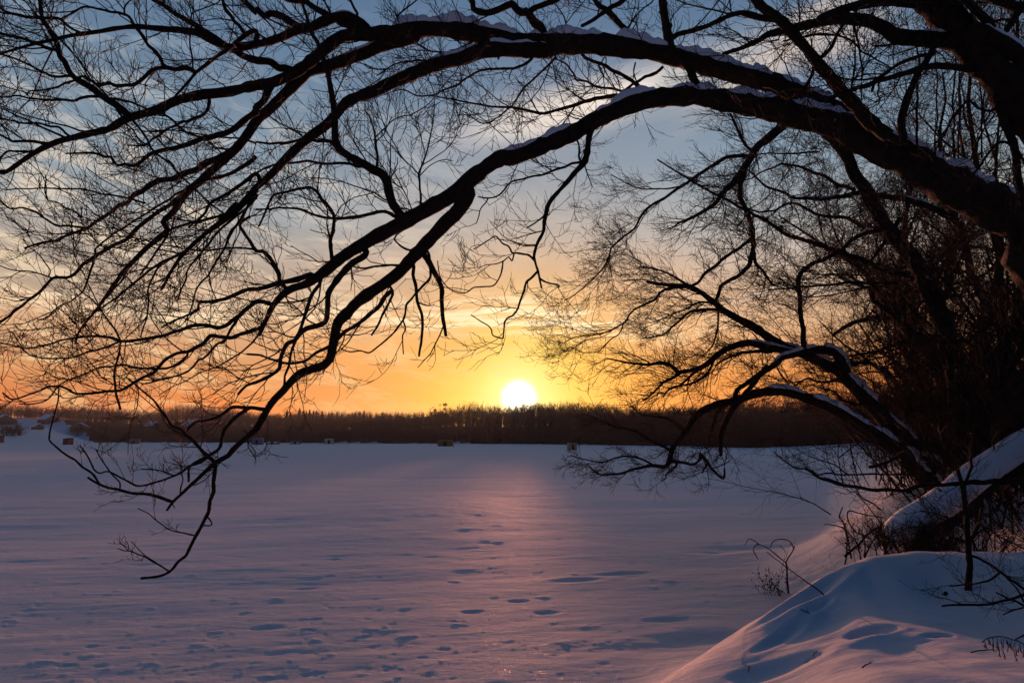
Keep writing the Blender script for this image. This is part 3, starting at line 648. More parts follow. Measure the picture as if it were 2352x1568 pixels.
# hanging spray in the middle
g('A3 570,860 550,900 530,950 520,1020 510,1080 490,1130 440,1180 380,1255 330,1310 280,1370 250,1420 240,1470 225,1530 B3 225,10 210,50 185,90 170,120 160,160 155,200 165,260 175,300 185,350 200,420', 46, 12, 'branch', e=-.5, twig=.5)
g('B3 175,300 130,350 100,380 80,440 60,500 40,560 20,590 0,612 B2 1740,620 1715,650 1710,700 1700,760 1665,755 1630,740 1620,700 1590,670 1540,640 1480,600', 16, 5, twig=.6)
g('B3 190,345 220,370 260,385 300,390 325,400 322,415', 13, 8, twig=.2)
g('A3 480,1125 465,1090 465,1040 455,980 440,955', 18, 7, twig=.4)
g('A3 475,1125 420,1125 380,1140 320,1165 250,1190 200,1208 150,1212 80,1230 0,1250 A2 1730,1280 1700,1320 1660,1350 1600,1362 1530,1355', 17, 8, twig=.5)
g('A2 1600,1365 1580,1400 1545,1440 1530,1500 1515,1540', 8, 5, twig=.4)
g('A3 240,1430 220,1480 180,1520 100,1568', 14, 7, twig=.6)
g('B3 155,215 120,195 80,185 30,175 0,175 B2 1740,130 1700,110 1650,60 1600,90 1500,150', 14, 6, twig=.6)
g('B3 0,230 B2 1740,200 1700,230 1650,250 1580,256', 9, 5, twig=.3)
g('B2 1700,235 1695,290 1680,340 1640,400 1570,408 1500,412 1470,435 1440,450 1390,448 1340,430 1300,390 1270,340 1255,280 1250,230', 10, 5, twig=.4)
# droops of the low limb
g('B2 1150,180 1190,240 1230,310 1260,370 1280,430 1275,500 1280,560 1285,620 1300,690 1310,745', 42, 20, twig=.15)
g('B2 1180,165 1195,230 1200,340 1150,400 1100,455 1060,500 1035,530 1030,580 1010,640 960,710 900,770 840,820 780,862 720,850 650,856 590,840', 18, 7, twig=.3)
g('B2 1085,260 1085,330 1100,400 1105,460 1120,530 1142,600 1145,680 1138,760 1130,820 1125,885', 24, 14, twig=.2)
g('B2 940,440 930,490 900,550 870,605 840,670 795,742', 18, 12, twig=.3)
g('B2 1015,590 1015,640 1030,700 1010,740 1010,800 1015,872', 11, 6, twig=.3)
g('B2 1010,265 940,258 880,262 820,268 750,282 690,275 640,262', 16, 8, twig=.7)
g('A2 1100,1520 B2 960,60 980,110 1040,150 1090,160', 8, 14, twig=.4)
g('B2 760,170 740,200 690,230 650,262 600,310 565,345 535,390 500,450 495,520 490,590 480,650 420,680 350,695 290,740 270,775 220,800 190,850 170,910 160,970 110,1010 60,1040 0,1068 B1 1700,1090 1640,1150', 48, 16, 'branch')
g('B2 440,385 410,430 370,500 340,590 315,680 290,740 250,830 235,900 220,970 205,1020 190,1085 150,1150', 26, 11)
g('B2 930,430 890,480 850,530 790,590 700,660 630,710 560,770 480,830 400,870 350,910 300,925 230,935 170,928 110,905 50,885 0,875 B1 1700,868', 30, 10, twig=.7)
g('B2 120,530 60,515 0,515 B1 1700,560 1650,610 1600,640 1560,670 1500,690 1420,672 1330,675 1260,700 1150,735 1050,755 950,775 880,782 830,780 780,765 700,750 600,752 500,762 440,775 380,790 300,810 200,832 100,815 0,792', 30, 7)
g('B2 420,328 370,328 300,350 240,370 180,380 130,395 60,415 0,428 B1 1763,425 1700,430 1650,450 1600,470 1550,490 1500,502 1430,515 1370,520 1365,560 1340,580 1260,615 1180,650 1110,690', 38, 9)
g('B1 1660,620 1600,680 1570,740 1540,790 1500,800 1450,850 1400,900 1370,910 1330,960 1270,1000 1180,1030 1100,1050 1020,1070 970,1075', 18, 7)
g('B2 70,650 30,690 0,700 B1 1700,720 1650,735 1600,752 1520,745 1450,750 1390,800 1330,840 1250,860 1150,902 1100,950 1050,1000 950,1050 850,1112 780,1125 700,1130 620,1140 520,1142 470,1115 410,1090 370,1095 330,1100 260,1130 200,1150 140,1170 80,1182 20,1135', 28, 8)
g('B1 1290,880 1230,930 1150,970 1050,970 980,970 910,960 850,945 780,955 700,960 650,980 600,1002 520,1030 450,1060 400,1095 330,1180 230,1215 130,1210', 15, 6)
g('B1 830,780 820,850 810,900 790,990 790,1060 800,1150 815,1200 830,1250', 10, 14)
g('B1 830,780 760,810 700,832 600,860 500,892 400,900 300,897 220,882 170,850 130,790 90,730 50,700', 14, 5)
g('B1 700,750 640,720 600,680 580,640', 8, 4)
g('B1 830,770 790,700 730,620 690,560 640,500 560,440 480,370 380,330', 12, 5)
g('B2 80,1258 40,1250 0,1243 B1 1720,1235 1660,1238 1600,1240 1550,1270 1500,1300 1430,1325 1350,1340 1310,1370 1290,1400', 26, 12, twig=.6)
g('B1 1720,1240 1620,1300 1560,1370 1530,1440 1500,1530 C1 1330,60 1300,110 1300,180', 26, 12, twig=.6)
g('C1 1470,70 B1 1400,1540 1320,1460 1280,1430 1250,1390 1180,1360 1140,1300 1090,1235 1050,1180 990,1130 930,1080 870,1030', 24, 7, twig=.8)
g('C1 1480,75 1475,130 1470,200 1465,250 1450,330 1440,385 1410,440 1380,500 1340,570 1310,630 1280,690 1220,740 1170,800 1100,830 1040,838 970,845', 26, 13, twig=.0, lab='lowest tip of the limb hanging over the snow')
g('C1 1190,315 1100,290 1000,270 920,265 850,247 770,230 700,205 650,180 605,152', 20, 12, twig=.15)
g('C1 690,190 640,130 560,70 510,30 460,0 B1 350,1475 340,1440 350,1380 375,1290 400,1190 402,1090', 13, 7, twig=.2)
g('C1 1345,545 1270,535 1200,520 1150,500 1120,478 1070,440 1020,400 950,365', 8, 4, twig=.1)
g('C1 1165,790 1130,775 1090,750 1040,725 1000,700 950,680 900,660 850,655 810,640', 10, 4, twig=.1)
g('C1 890,655 885,620 870,590', 4, 3, twig=0); g('C1 890,655 860,630 830,602', 4, 3, twig=0)
g('C1 1100,752 1040,715 990,680 950,640 905,590', 6, 3, twig=0)
g('C1 1440,430 1455,460 1452,480 1400,480', 8, 6, twig=0)
g('C1 1430,30 1370,50 1300,80 1250,115 1200,140 1120,170 1050,190 1000,205 940,210 880,180 830,150 750,112 690,122 650,100 630,60 600,0 B1 550,1500', 15, 7, twig=.35)
g('C1 830,240 825,190 790,150 750,100 700,30 660,-40', 9, 6, twig=.3)
g('C1 1200,130 1120,110 1070,100 970,95', 8, 5, twig=.4)
g('C1 1240,270 1245,220 1260,160 1240,110', 8, 5, twig=.4)

# ---- 2. second trunk leaning in at the top right
b2 = at(2352+420, 1150, 7.6); b2[2] = float(ground_z(b2[0], b2[1]))-.1
T2 = Tree('leaning_tree', b2, 'dark trunk slanting down from the top edge into the upper right corner', 'tree', kw=dict(up=.05, sub=.7, dens=.6, sm=6))
T2.limb([(2352+430,1400),(2352+420,1050),(2352+330,700),(2352+180,450),(2352,262)]+parse('A4 1680,670 1560,515 1410,330 1260,150 1120,0 1030,-110'), 270, 190, 'trunk', d=7.4, e=-.7, twig=.04, snow=[(.75,.84,.4),(.86,.93,.4)])
t = T2.limb
t('A4 1763,440 1700,380 1640,320 1560,270 1480,230 1400,190', 150, 90, 'limb', snow=[(.0,.98,1.1)], twig=.3)
t('A4 1280,290 1180,275 1100,268 1000,262 900,250 850,230 800,195 750,170 700,150 640,140 560,130 500,130 430,135 350,150 280,170 200,190 100,215 0,240 A3 1700,280 1620,315 1560,340 1450,370', 120, 22, 'limb', snow=[(.02,.16,.45)])
t('A4 1100,10 1000,15 900,10 850,5 750,15 650,30 570,50 500,75 420,100 350,130', 80, 50, snow=None)
t('A4 130,180 60,140 0,130 A3 1700,110 1600,90 1500,100', 40, 24)
t('A4 820,935 750,880 700,840 650,790 610,740 560,690 500,630 450,560 400,500 330,420 270,340 200,265 150,210 100,150 40,110 A3 1763,80 1700,30 1660,-30', 90, 60, 'limb', twig=.6)
t('A4 1420,480 1300,465 1200,462 1130,462 1050,472 970,495 900,515 830,540 750,560 680,590 600,610 540,635 480,650 440,670 400,682', 46, 26)
t('A4 925,975 920,900 922,820 940,740 960,670 985,610 1010,550 1040,490 1090,420 1130,350 1160,280', 52, 38, twig=.4)
t('A4 1110,318 1030,305 950,300 880,300 800,312 725,316', 28, 9, twig=.2)
t('A4 1140,372 1060,385 980,412 910,440 850,472 780,520 740,560 715,630', 28, 16, twig=.3)
t('A4 860,470 800,515 750,540 700,548 640,552 550,545 450,530', 16, 10)
t('A4 340,430 370,390 430,340 455,300 470,250 500,200 530,165 540,120', 30, 15)
t('A4 340,430 310,500 280,560 250,620 225,680', 22, 18, twig=.2)
t('A4 860,470 780,430 700,385 640,350 600,300 560,270 500,250 440,240 340,240 250,248', 8, 16)
t('A4 640,550 650,480 640,420 620,300 600,200 590,130', 10, 14)
t('A4 1590,730 1620,790 1640,860 1660,900 1680,950 1700,1010 1710,1100 1720,1200 1740,1300 1760,1400', 54, 40, twig=.5)
t('A4 1700,1000 1640,980 1580,982 1540,1030 1500,1080 1450,1160 1400,1240', 20, 12)
t('A4 1590,740 1540,760 1500,762 1440,740 1380,690 1330,740 1280,800 1240,870 1200,950 1150,1040', 16, 12)
t('A4 1763,60 1690,45 1650,20 1600,5 1540,-20', 60, 70, twig=.2)
t('A4 1600,250 1650,190 1700,110 1763,30', 46, 40, twig=.4)
t('A4 1540,190 1500,140 1460,100 1430,70 1390,30 1350,-20', 56, 46, twig=.4)
t('A4 1450,190 1400,120 1360,70 1330,20 1310,-20', 14, 9, twig=.4)
t('A4 1500,160 1600,140 1660,140', 20, 14, twig=.4)
for sx, w in ((1035, 16), (1270, 15), (1165, 10), (1450, 10), (1330, 9)):
    x0 = sx+random.uniform(-15, 15)
    t([(1764+.3335*(x0+random.uniform(-12,12)), .3335*yy) for yy in (1090, 950, 820, 690, 560, 430, 330)], w, w*.6, d=7.9, e=random.uniform(-.4,.6), twig=.8)

# ---- 3. low willow on the bank, middle right
b3 = at(2245, 1150, 12.0); b3[2] = float(ground_z(b3[0], b3[1]))-.05
W3 = Tree('willow_tree', b3, 'many stemmed willow on the right bank with two snowy limbs arching low over the lake', 'tree', kw=dict(up=.03, scale=1.15, dens=1.7, m3=3, thin=1.1, sub=.7, bias=(-.14,0,-.01)))
w = W3.limb
w('C4 1440,420 1330,300 1230,190 1120,90 1000,0 B4 1010,1530 930,1440 850,1370 790,1300 740,1240 690,1190 640,1140 590,1090 540,1040 490,985 430,950 370,920 300,895 240,870 180,845 100,810 0,745 B3 1700,705 1650,680 1600,650 1550,620 1500,595 1450,568 1400,520 1320,455 1230,405 1150,395 1080,390 1000,380 930,370', 135, 16, 'limb', d=12, e=1.5, snow=[(.04,.14,.9),(.15,.24,.8),(.25,.33,.5),(.35,.47,.8),(.5,.63,.6)], twig=.5, twkw=dict(t0=.35))
w('C4 1400,430 1300,330 1200,240 1080,150 980,60 B4 950,1560 880,1520 800,1470 720,1415 650,1370 580,1325 500,1275 440,1240 380,1212 310,1190 250,1170 180,1145 120,1130 50,1125 0,1128 B3 1720,1135 1650,1152 1600,1170 1550,1188 1500,1196 1450,1202 1400,1215 1350,1240 1300,1270 1260,1305 1230,1350 1200,1402 1160,1450 1130,1490 1100,1540 C3 1085,20 1060,75', 115, 26, 'limb', d=11.6, e=.4, snow=[(.05,.12,1.),(.13,.22,.9),(.23,.45,.8),(.46,.56,.7)], twig=.6, twkw=dict(t0=.35, sub=.3, scale=.8))
w('B4 540,990 510,940 480,880 440,850 380,842 310,840 250,850 190,868 130,885 90,900 50,940 0,970 B3 1740,985 1700,1010 1640,1055 1590,1085 1550,1115 1530,1180', 62, 24, 'limb', snow=[(.02,.3,1.1),(.31,.62,.9)], twig=.6)
w('B4 250,870 180,860 100,840 0,820 B3 1740,820 1700,800 1650,790 1600,792 1550,805 1500,825 1450,850 1400,890 1350,930 1300,960 1250,978 1200,990 1150,1000 1120,970 1080,942 1020,930 950,942 880,938 800,930 730,915 650,900', 56, 8, 'limb', snow=[(.05,.3,.6)])
w('B4 60,840 0,855 B3 1700,850 1600,860 1550,875 1500,890 1440,920 1400,950', 26, 10)
w('B4 243,835 240,740 235,650 228,560 220,470 215,420 215,370 225,320 260,280 300,250 340,232 420,200 500,160 550,110 600,70 650,45 700,32 780,20 850,0', 32, 24, 'limb')
w('B3 1240,410 1170,370 1100,330 1050,305 1000,290 940,275 880,265', 17, 7)
w('B3 1225,412 1130,415 1050,430 1010,460 980,500 910,530 850,560 810,600 780,650 710,690 650,720 550,740 450,752 400,770 360,790', 18, 5, twkw=dict(dens=1.0))
w('B3 770,655 740,730 680,770 600,850 560,858 490,860 440,840 415,825', 8, 4, twkw=dict(dens=.8))
w('B3 1430,565 1340,565 1250,572 1200,600 1150,650 1100,690 1050,732 980,750 900,762', 24, 7)
w('B3 1420,550 1360,520 1300,513 1250,530 1200,560 1100,600 1050,620 1000,642', 15, 6)
w('B3 1425,580 1420,640 1415,700 1400,760 1380,812 1340,860', 14, 8)
w('B3 1220,410 1280,380 1330,320 1400,270 1450,220 1500,180 1560,150 1610,110 1650,75', 18, 22)
w('B3 1410,520 1420,470 1435,430 1450,395 1500,360 1550,340 1600,290 1630,260 1650,200 1660,150 1665,60 A3 1645,1540 1620,1460 1600,1420 1570,1350 1560,1300 1580,1230 1600,1180', 22, 36)
w('B3 1655,150 1680,250 1720,290 1763,345 B4 40,400', 24, 14)
w('B3 1190,405 1050,398 960,372 900,360 830,362 770,370', 10, 5)
w('B3 1160,1000 1110,1030 1050,1060 1000,1110 960,1150 930,1175 900,1182', 22, 8)
w('B3 1310,950 1270,990 1230,1020 1190,1060 1150,1090 1080,1110', 20, 9)
w('B3 1400,900 1350,990 1280,1050 1200,1080 1100,1100 1040,1160', 16, 8)
w('B3 1570,1190 1520,1250 1490,1310 1460,1380 1440,1450 1440,1520 C3 1440,0', 40, 24, twkw=dict(bias=(-.05,0,-.08), sub=0, scale=.8, dens=1.2))
w('B3 1450,1205 1435,1250 1400,1310 1380,1380 1360,1450 1340,1520', 26, 12, twkw=dict(bias=(-.05,0,-.08), sub=0, scale=.8, dens=1.2))
w('B3 1540,1210 1600,1150 1650,1090 1700,1020 1763,960', 26, 36)
w('C3 1065,70 1020,78 980,75 910,82 850,92 780,115 720,132 660,130 600,128 550,90 520,60', 24, 6, twkw=dict(dens=.9, sub=0, scale=.7))
w('C3 1080,60 1100,40 1180,50 1250,60 1300,20', 24, 12, twkw=dict(dens=.9, sub=0, scale=.7))
w('C3 1300,-10 1350,50 1370,90 1400,120 1430,145 1455,162 1465,125 1465,90', 24, 10, twig=.4)
w('C3 1345,45 1330,85 1310,122', 15, 7, twig=.2)
w('C3 1130,70 1100,100 1060,132 1060,155 1025,175', 13, 6, twig=.4)
w('C3 990,70 900,30 800,5 720,15 640,42 580,42 520,30 450,15 400,0', 14, 5, twkw=dict(dens=.8, sub=0, scale=.7))
w('B3 1100,1545 1020,1500 950,1462 900,1430 850,1402 780,1385 720,1380 640,1342 560,1300', 20, 6, twkw=dict(dens=.9, sub=0, scale=.8))
w('B3 1200,1400 1100,1330 1000,1300 900,1290 820,1230', 18, 7, twkw=dict(dens=.8, sub=0, scale=.8))
w('B4 890,385 800,378 700,383 600,380 500,385 400,395 300,407 200,415 100,422 0,432', 22, 8)
w('B4 860,398 700,415 600,430 500,450 400,470 300,478 240,475', 12, 6)
w('B4 740,1240 680,1210 600,1215 520,1190 450,1130 350,1100', 26, 8)
w('A4 330,860 420,940 520,1050 560,1110 580,1170 620,1240 660,1290 700,1370 740,1430 780,1500 B4 830,20 880,90 950,160 1010,230 1060,320 1110,420 1160,540 1200,650 1240,800 1280,950 1320,1100 1350,1300', 60, 140, 'trunk', d=13.5, e=-.8, twig=.6)
w('A3 1600,1150 1660,1200 1720,1255 A4 0,1290 80,1315 180,1360 260,1370 330,1375 410,1368 480,1360 540,1345 600,1330 680,1335 750,1345 850,1360 950,1372 1050,1400 1150,1440 1250,1500 1330,1560', 10, 50, 'limb', d=13.4, e=.2, snow=[(.3,.42,.9),(.72,.84,.8)])
w('A3 1560,1240 1640,1235 1710,1190 A4 0,1165 50,1150 100,1132 180,1140 250,1160 330,1190 400,1220 450,1250 500,1280 600,1305', 7, 24, d=13.6, e=.2)
w('A3 1540,1390 1620,1430 1700,1462 A4 0,1452 50,1450 100,1420 150,1400 200,1402 270,1440 350,1480 450,1490 550,1502 650,1568', 8, 26, d=13.7, e=0)
w('A3 1620,1075 1700,1062 A4 0,1055 80,1060 150,1060 250,1050 350,1048', 6, 14, d=13.7, e=0)
w('A4 120,850 80,885 0,955 A3 1720,985 1680,1020 1650,1070 1620,1120 1580,1180 1540,1240 1500,1290 1450,1332 1420,1380 1380,1420 1320,1460 1250,1500 1190,1525 1140,1540', 66, 11, 'limb', d=11.5, e=.3)
w('A3 1610,1085 1550,1070 1480,1082 1430,1110 1380,1142 1310,1185 1250,1222 1200,1260 1150,1290 1050,1360 950,1422 910,1460 880,1500 B3 840,10 770,60 690,130 670,190 640,262 600,310 550,360 500,410 460,440 410,475 360,502', 26, 5, twkw=dict(dens=.8))
w('A3 1000,1098 1050,1130 1100,1162 1180,1210 1250,1252 1320,1290 1400,1332 1500,1385 1600,1442 1680,1485 1763,1530 B4 100,35 200,70 320,110 450,152 580,200 700,242 780,275 850,300 930,320 1000,332 1100,350', 9, 44, 'limb', d=11, e=.5)
w('A3 1615,1010 1585,960 1560,900 1530,840 1500,782', 22, 14)
w('A3 1170,1290 1080,1300 1000,1300 900,1302 830,1280 750,1240 680,1200', 10, 5, twkw=dict(dens=.8))
w('B4 500,1040 420,1060 340,1060 270,1040 200,1080 160,1100 130,1060 80,1000 60,960', 16, 8)
w('B4 570,940 620,935 680,930 740,950 800,980 850,1040 900,1100 950,1180 1000,1260', 24, 14)
w('B4 700,250 770,150 850,30 900,-60', 16, 30, twig=.6)
w('B4 450,740 520,690 600,650 690,630 780,620 870,632 930,670 1000,720 1080,770 1150,830 1250,950', 18, 60, 'limb', d=13.8, e=.2, snow=[(.6,.75,.5)])
w('B4 700,400 715,450 730,500 790,550 850,600 900,650', 34, 24)

# ---- 4. thicket of standing trees behind, right edge
def thicket_tree(base, H, lean, seed, label, group, r0=.16, name='thicket_tree', n1=18, twist=.2, mat=BARK):
    global rng
    keep = rng; rng = np.random.default_rng(seed)
    base = np.array(base, float); root = empty(name, tuple(base)); tag(root, label, 'tree', group)
    K = 16; P = [np.zeros(3)-np.array([0,0,.3])]; D = unit(np.array([lean[0], lean[1], 1.0]))
    for i in range(K-1):
        D = unit(D+rng.normal(size=3)*twist*np.array([1,1,.3])+np.array([0,0,.05])); P.append(P[-1]+D*H/(K-1))
    P = np.array(P); r = r0*np.linspace(1, .12, K)
    v, q = tubes(P[None], r[None], 9); mesh_obj('trunk', v, [q], mat, root)
    P1, r1 = grow(P[None], r[None], n1, H*.36, spread=(30,70), up=.12, wob=.18, K=8, t0=.12, rr=.5, flat=1, tip=.25)
    P2, r2 = grow(P1, r1, 7, H*.15, spread=(30,65), up=.06, wob=.22, K=6, t0=.15, rr=.55, flat=1)
    P3, r3 = grow(P2, r2, 7, H*.07, spread=(30,65), up=.05, wob=.25, K=5, rr=.6, flat=1, rmin=.005)
    P4, r4 = grow(P3, r3, 5, H*.030, spread=(30,65), up=.05, wob=.25, K=3, rr=.7, flat=1, rmin=.004)
    vs, qs, off = [], [], 0
    for P_, r_, sd in ((P1,r1,6),(P2,r2,4)):
        v, q = tubes(P_, r_, sd); vs.append(v); qs.append(q+off); off += len(v)
    mesh_obj('limbs', np.vstack(vs), [np.vstack(qs)], mat, root)
    vs, qs, off = [], [], 0
    for P_, r_, sd in ((P3,r3,3),(P4,r4,3)):
        v, q = tubes(P_, r_, sd); vs.append(v); qs.append(q+off); off += len(v)
    mesh_obj('crown', np.vstack(vs), [np.vstack(qs)], TWIG, root)
    rng = keep; return root
def dup(root, loc, rz, scl, label, group=None):
    r = root.copy(); col.objects.link(r); r.location = loc; r.rotation_euler = (0,0,rz); r.scale = (scl,)*3
    r['label'] = label
    if group: r['group'] = group
    for ch in root.children:
        c = ch.copy(); col.objects.link(c); c.parent = r
    return r
TG = 'bare trees crowding the right bank'
spots = [ # px, Y, H, lean, label
 (2170, 19, 11.5, (-.25,0), 'bare tree in the right thicket standing behind the two snowy willow limbs'),
 (2240, 16, 10.0, (-.12,0), 'dark upright tree near the middle of the right thicket'),
 (2330, 14, 10.5, (-.2,0), 'dense bare tree nearest the right edge above the snow laden log'),
 (2080, 30, 11.0, (-.05,0), 'leftmost bare tree of the right thicket, partly over the far shore'),
 (2420, 19, 12.5, (-.3,0), 'bare tree leaning in from beyond the right edge'),
 (2400, 12.5, 9.5, (-.25,.1), 'thick low bare tree half hidden by the right edge beneath the great limb'),
 (2345, 17.5, 11.0, (-.1,0), 'bare tree between the upright one and the right edge'),
 (2200, 23, 11.0, (.1,0), 'slim bare tree behind the crossing of the willow limbs'),
 (2270, 21, 12.0, (-.15,0), 'tall bare tree in the second rank of the thicket'),
 (2300, 13, 8.0, (.1,0), 'short spreading bare tree low beneath the great limb'),
 (2130, 22, 8.0, (-.2,0), 'low bare tree just left of the willow trunk'),
 (2290, 26, 13.0, (.05,0), 'pale grey upright tree far back in the right thicket')]
protos = []
for i, (px, Y, H, ln, lab) in enumerate(spots):
    p = at(px, 1008, Y); p[2] = float(ground_z(p[0], p[1]))
    if i < 4: protos.append(thicket_tree(p, H, ln, 100+i, lab, TG))
    else: dup(protos[i % 3], tuple(p), 2.1+i, H/spots[i % 3][2], lab, TG)
# brush heaps under them
def bush(base, Hh, Wd, seed, label, group=None, n=26, name='bush', thick=.010, mat=None, l2=9):
    global rng
    keep = rng; rng = np.random.default_rng(seed); base = np.array(base, float)
    root = empty(name, tuple(base)); tag(root, label, 'bush', group)
    S = np.stack([rng.normal(size=n)*Wd*.3, rng.normal(size=n)*Wd*.2, np.full(n, -.1)], -1); D = unit(np.stack([rng.normal(size=n)*.55, rng.normal(size=n)*.4, np.ones(n)], -1))
    pts = [S]; K = 8
    for k in range(K-1): D = unit(D+rng.normal(size=D.shape)*.14+np.array([0,0,-.02])); pts.append(pts[-1]+D*(Hh*rng.uniform(.6,1.1,(n,1)))/(K-1))
    P = np.stack(pts, 1); r = thick*np.linspace(1,.3,K)[None]*rng.uniform(.6,1.4,(n,1))
    v, q = tubes(P, r, 5); mesh_obj('stems', v, [q], mat or BARK, root)
    P1, r1 = grow(P, r, l2, Hh*.35, spread=(25,60), K=6, wob=.22, up=.05, rr=.6, flat=1, rmin=thick*.25)
    P2, r2 = grow(P1, r1, 6, Hh*.13, spread=(25,60), K=4, wob=.22, up=.05, rr=.6, flat=1, rmin=thick*.2)
    v1, q1 = tubes(P1, r1, 3); v2, q2 = tubes(P2, r2, 3); mesh_obj('twigs', np.vstack([v1,v2]), [np.vstack([q1,q2+len(v1)])], mat or TWIG, root)
    rng = keep; return root
for i, (px, Y, Hh, Wd, lab) in enumerate([(2180,13.5,2.6,2.2,'tangled brush just behind the foot of the willow'),(2290,11.5,2.8,2.6,'tangled brush right of the willow, behind the snow laden log'),
    (2090,17,2.6,2.4,'low brush left of the willow foot, over the lake edge'),(2350,10.3,2.6,2.2,'dark brush at the right edge above the snow laden log'),(2240,18,3.8,4,'tall brush deep in the middle of the right thicket'),
    (2370,14,4.2,3.5,'tall dark brush deep in the thicket at the right edge'),(2040,36,3.6,5,'far low brush where the right bank meets the lake'),(2150,26,4.0,5,'rear brush between the willow and the far shore'),(2300,13,4.6,3,'tall brush right behind the log, centre of the dark thicket'),(2230,15,4.4,3.5,'tall brush behind the willow trunk'),(2400,11.5,5.0,3,'tall brush cut by the right edge'),(2330,16,6,4,'high brush beneath the great limb')]):
    p = at(px, 1008, Y); p[2] = float(ground_z(p[0], p[1])); bush(p, Hh, Wd, 300+i, lab, 'brush under the right hand trees', n=28 if Hh < 3 else 32, thick=.014, l2=10)
# small dark spruce-like clump under the leaning log
p = at(2120, 1250, 9.3)

# ---- 5. snow laden log leaning on the bank
pb = at(1764+.3335*1040, 1045.5+.3335*640, 9.4)
LG = Tree('leaning_log', pb, 'thick fallen trunk rising to the right edge under a deep blanket of snow', 'log')
LG.limb('C4 900,640 1020,570 1150,470 1280,370 1400,250 1550,140 1763,20 1950,-90', 120, 170, 'trunk', d=9.2, e=.5, twig=.0)
def blanket():
    pts = parse('C4 800,640 830,560 880,480 960,410 1060,345 1160,285 1250,215 1350,130 1450,60 1600,-40 1763,-140 1950,-230')
    C = catmull([np.array([*q_, 0]) for q_ in pts], 6); m = len(C)
    Y = np.linspace(9.15, 9.75, m); W = np.array([at(c[0]+14, c[1]+16, y) for c, y in zip(C, Y)])
    rad = .21+.02*np.array([vnoise(np.array(i*.15), np.array(.3), 4) for i in range(m)]); rad *= np.clip(np.arange(m)/14+.45, 0, 1)
    K = 20; T = unit(np.gradient(W, axis=0)); side = unit(np.cross(T, np.array([0,0,1.]))); up = unit(np.cross(side, T)); up *= np.sign(up[:,2:3])
    V = np.zeros((m, K, 3))
    for j in range(K):
        a = 2*pi*j/K; x = np.cos(a); y = np.sin(a); y = y*.95 if y > 0 else y*.75
        nz = np.array([vnoise(np.array(i*.12), np.array(j*.35), 9)*.10 for i in range(m)])
        V[:,j] = W+(side*x*1.15+up*y)*(rad*(1+nz))[:,None]
    i = (np.arange(m-1)*K)[:,None]; j = np.arange(K)[None]; j2 = (j+1) % K
    Q = np.stack([i+j, i+j2, i+K+j2, i+K+j], -1).reshape(-1, 4)
    c = m*K; j = np.arange(K); V = np.vstack([V.reshape(-1,3), W[:1]-T[:1]*.1]); Tt = np.stack([np.full(K, c), (j+1) % K, j], -1)
    child('snow_blanket', V, [Q, Tt], CAP, LG.root, LG.o)
blanket()
bush(at(1764+.3335*1080, 1268, 8.9), .55, 1.0, 410, 'small black bramble under the snow laden log', None, n=70, name='bramble', thick=.012, l2=12)
for i, (px, py, Y, Hh) in enumerate([(2290,1262,8.6,1.0),(2340,1262,9.2,1.3),(2030,1200,10.5,1.0),(2085,1180,11.5,1.2)]):
    p = at(px, py, Y); p[2] = float(ground_z(p[0], p[1])); bush(p, Hh, 1.1, 420+i, ['thin twiggy shrub under the log, right of the bramble','twiggy shrub at the right edge beneath the log','fine leafless shrub on the bank left of the log','fine leafless shrub behind the log where the lit snow shows'][i], 'shrubs round the log', n=16, name='shrub', thick=.007, l2=7)

# ---- 6. foreground stems
def stemtree(name, spec, w0, w1, label, cat, d, kw=None, twig=.3, part='trunk', origin_last=False):
    pts = parse(spec); o = at(*pts[0], d); T = Tree(name, o, label, cat, kw=kw or dict(scale=.55, thin=.55, dens=.8, up=.05))
    T.limb(spec, w0, w1, part, d=d, e=0, twig=twig); return T
hs = hit(1764+.3335*1378, 1045.5+.3335*915); ds = hs[1]
SP = Tree('sapling', hs, 'slim straight sapling standing on the near snow mound at the right', 'tree', kw=dict(scale=.6, thin=.6, dens=1., up=.12))
SP.limb('C4 1378,945 1380,800 1380,600 1372,500 1365,400 1345,260 1320,150 1290,50 1270,-30 B4 1200,1450', 38, 20, 'trunk', d=ds, e=.25, twig=.25)
SP.limb('C4 1385,610 1420,540 1460,450 1475,370', 26, 14, e=.2)
SP.limb('C4 1345,230 1370,160 1400,80 1390,10', 22, 12, e=.2)
SP.limb('C4 1385,560 1340,500 1260,440 1150,400 1050,380', 10, 6, e=.3)
SP.limb('C4 1360,600 1290,570 1200,530 1100,490 960,500', 14, 6, e=.3, twig=.8)
SP.limb('C4 1350,665 1250,650 1120,640 1000,650', 9, 4, e=-.2, twig=.5)
SP.limb('C4 1400,680 1500,730 1600,800 1680,860 1763,915 1850,980', 16, 12, e=-.5, twig=.6)
SP.limb('C4 1600,800 1540,850 1470,870 1400,885 1250,896', 11, 8, e=-.2, twig=.5)
SP.limb('C4 1400,560 1500,500 1600,560 1763,640', 9, 6, e=-.2, twig=1.2)
OB = Tree('overhead_branch', at(1764+.3335*1950, 1045.5+.3335*190, 6.3), 'long dark bough reaching in from the right edge across the snow laden log', 'branch', kw=dict(scale=.6, thin=.6, dens=.9, up=.1))
OB.limb('C4 1950,190 1763,178 1600,182 1450,187 1330,195 1200,200 1120,196 1030,206 990,228 950,240 870,240 800,238 700,236 620,220 500,202 430,175 350,150 300,110 260,90', 34, 16, 'bough', d=6.3, e=.4, twig=.35)
OB.limb('C4 265,95 200,88 160,70 120,40 70,0 B4 40,1540', 10, 5, e=.1, twig=.2)
OB.limb('C4 340,118 400,122 450,128 550,132 700,128 900,130 1010,134', 9, 12, e=.2, twig=.3)
OB.limb('C4 545,130 500,95 460,65 400,45 350,30 280,0', 9, 4, e=.1, twig=.2)
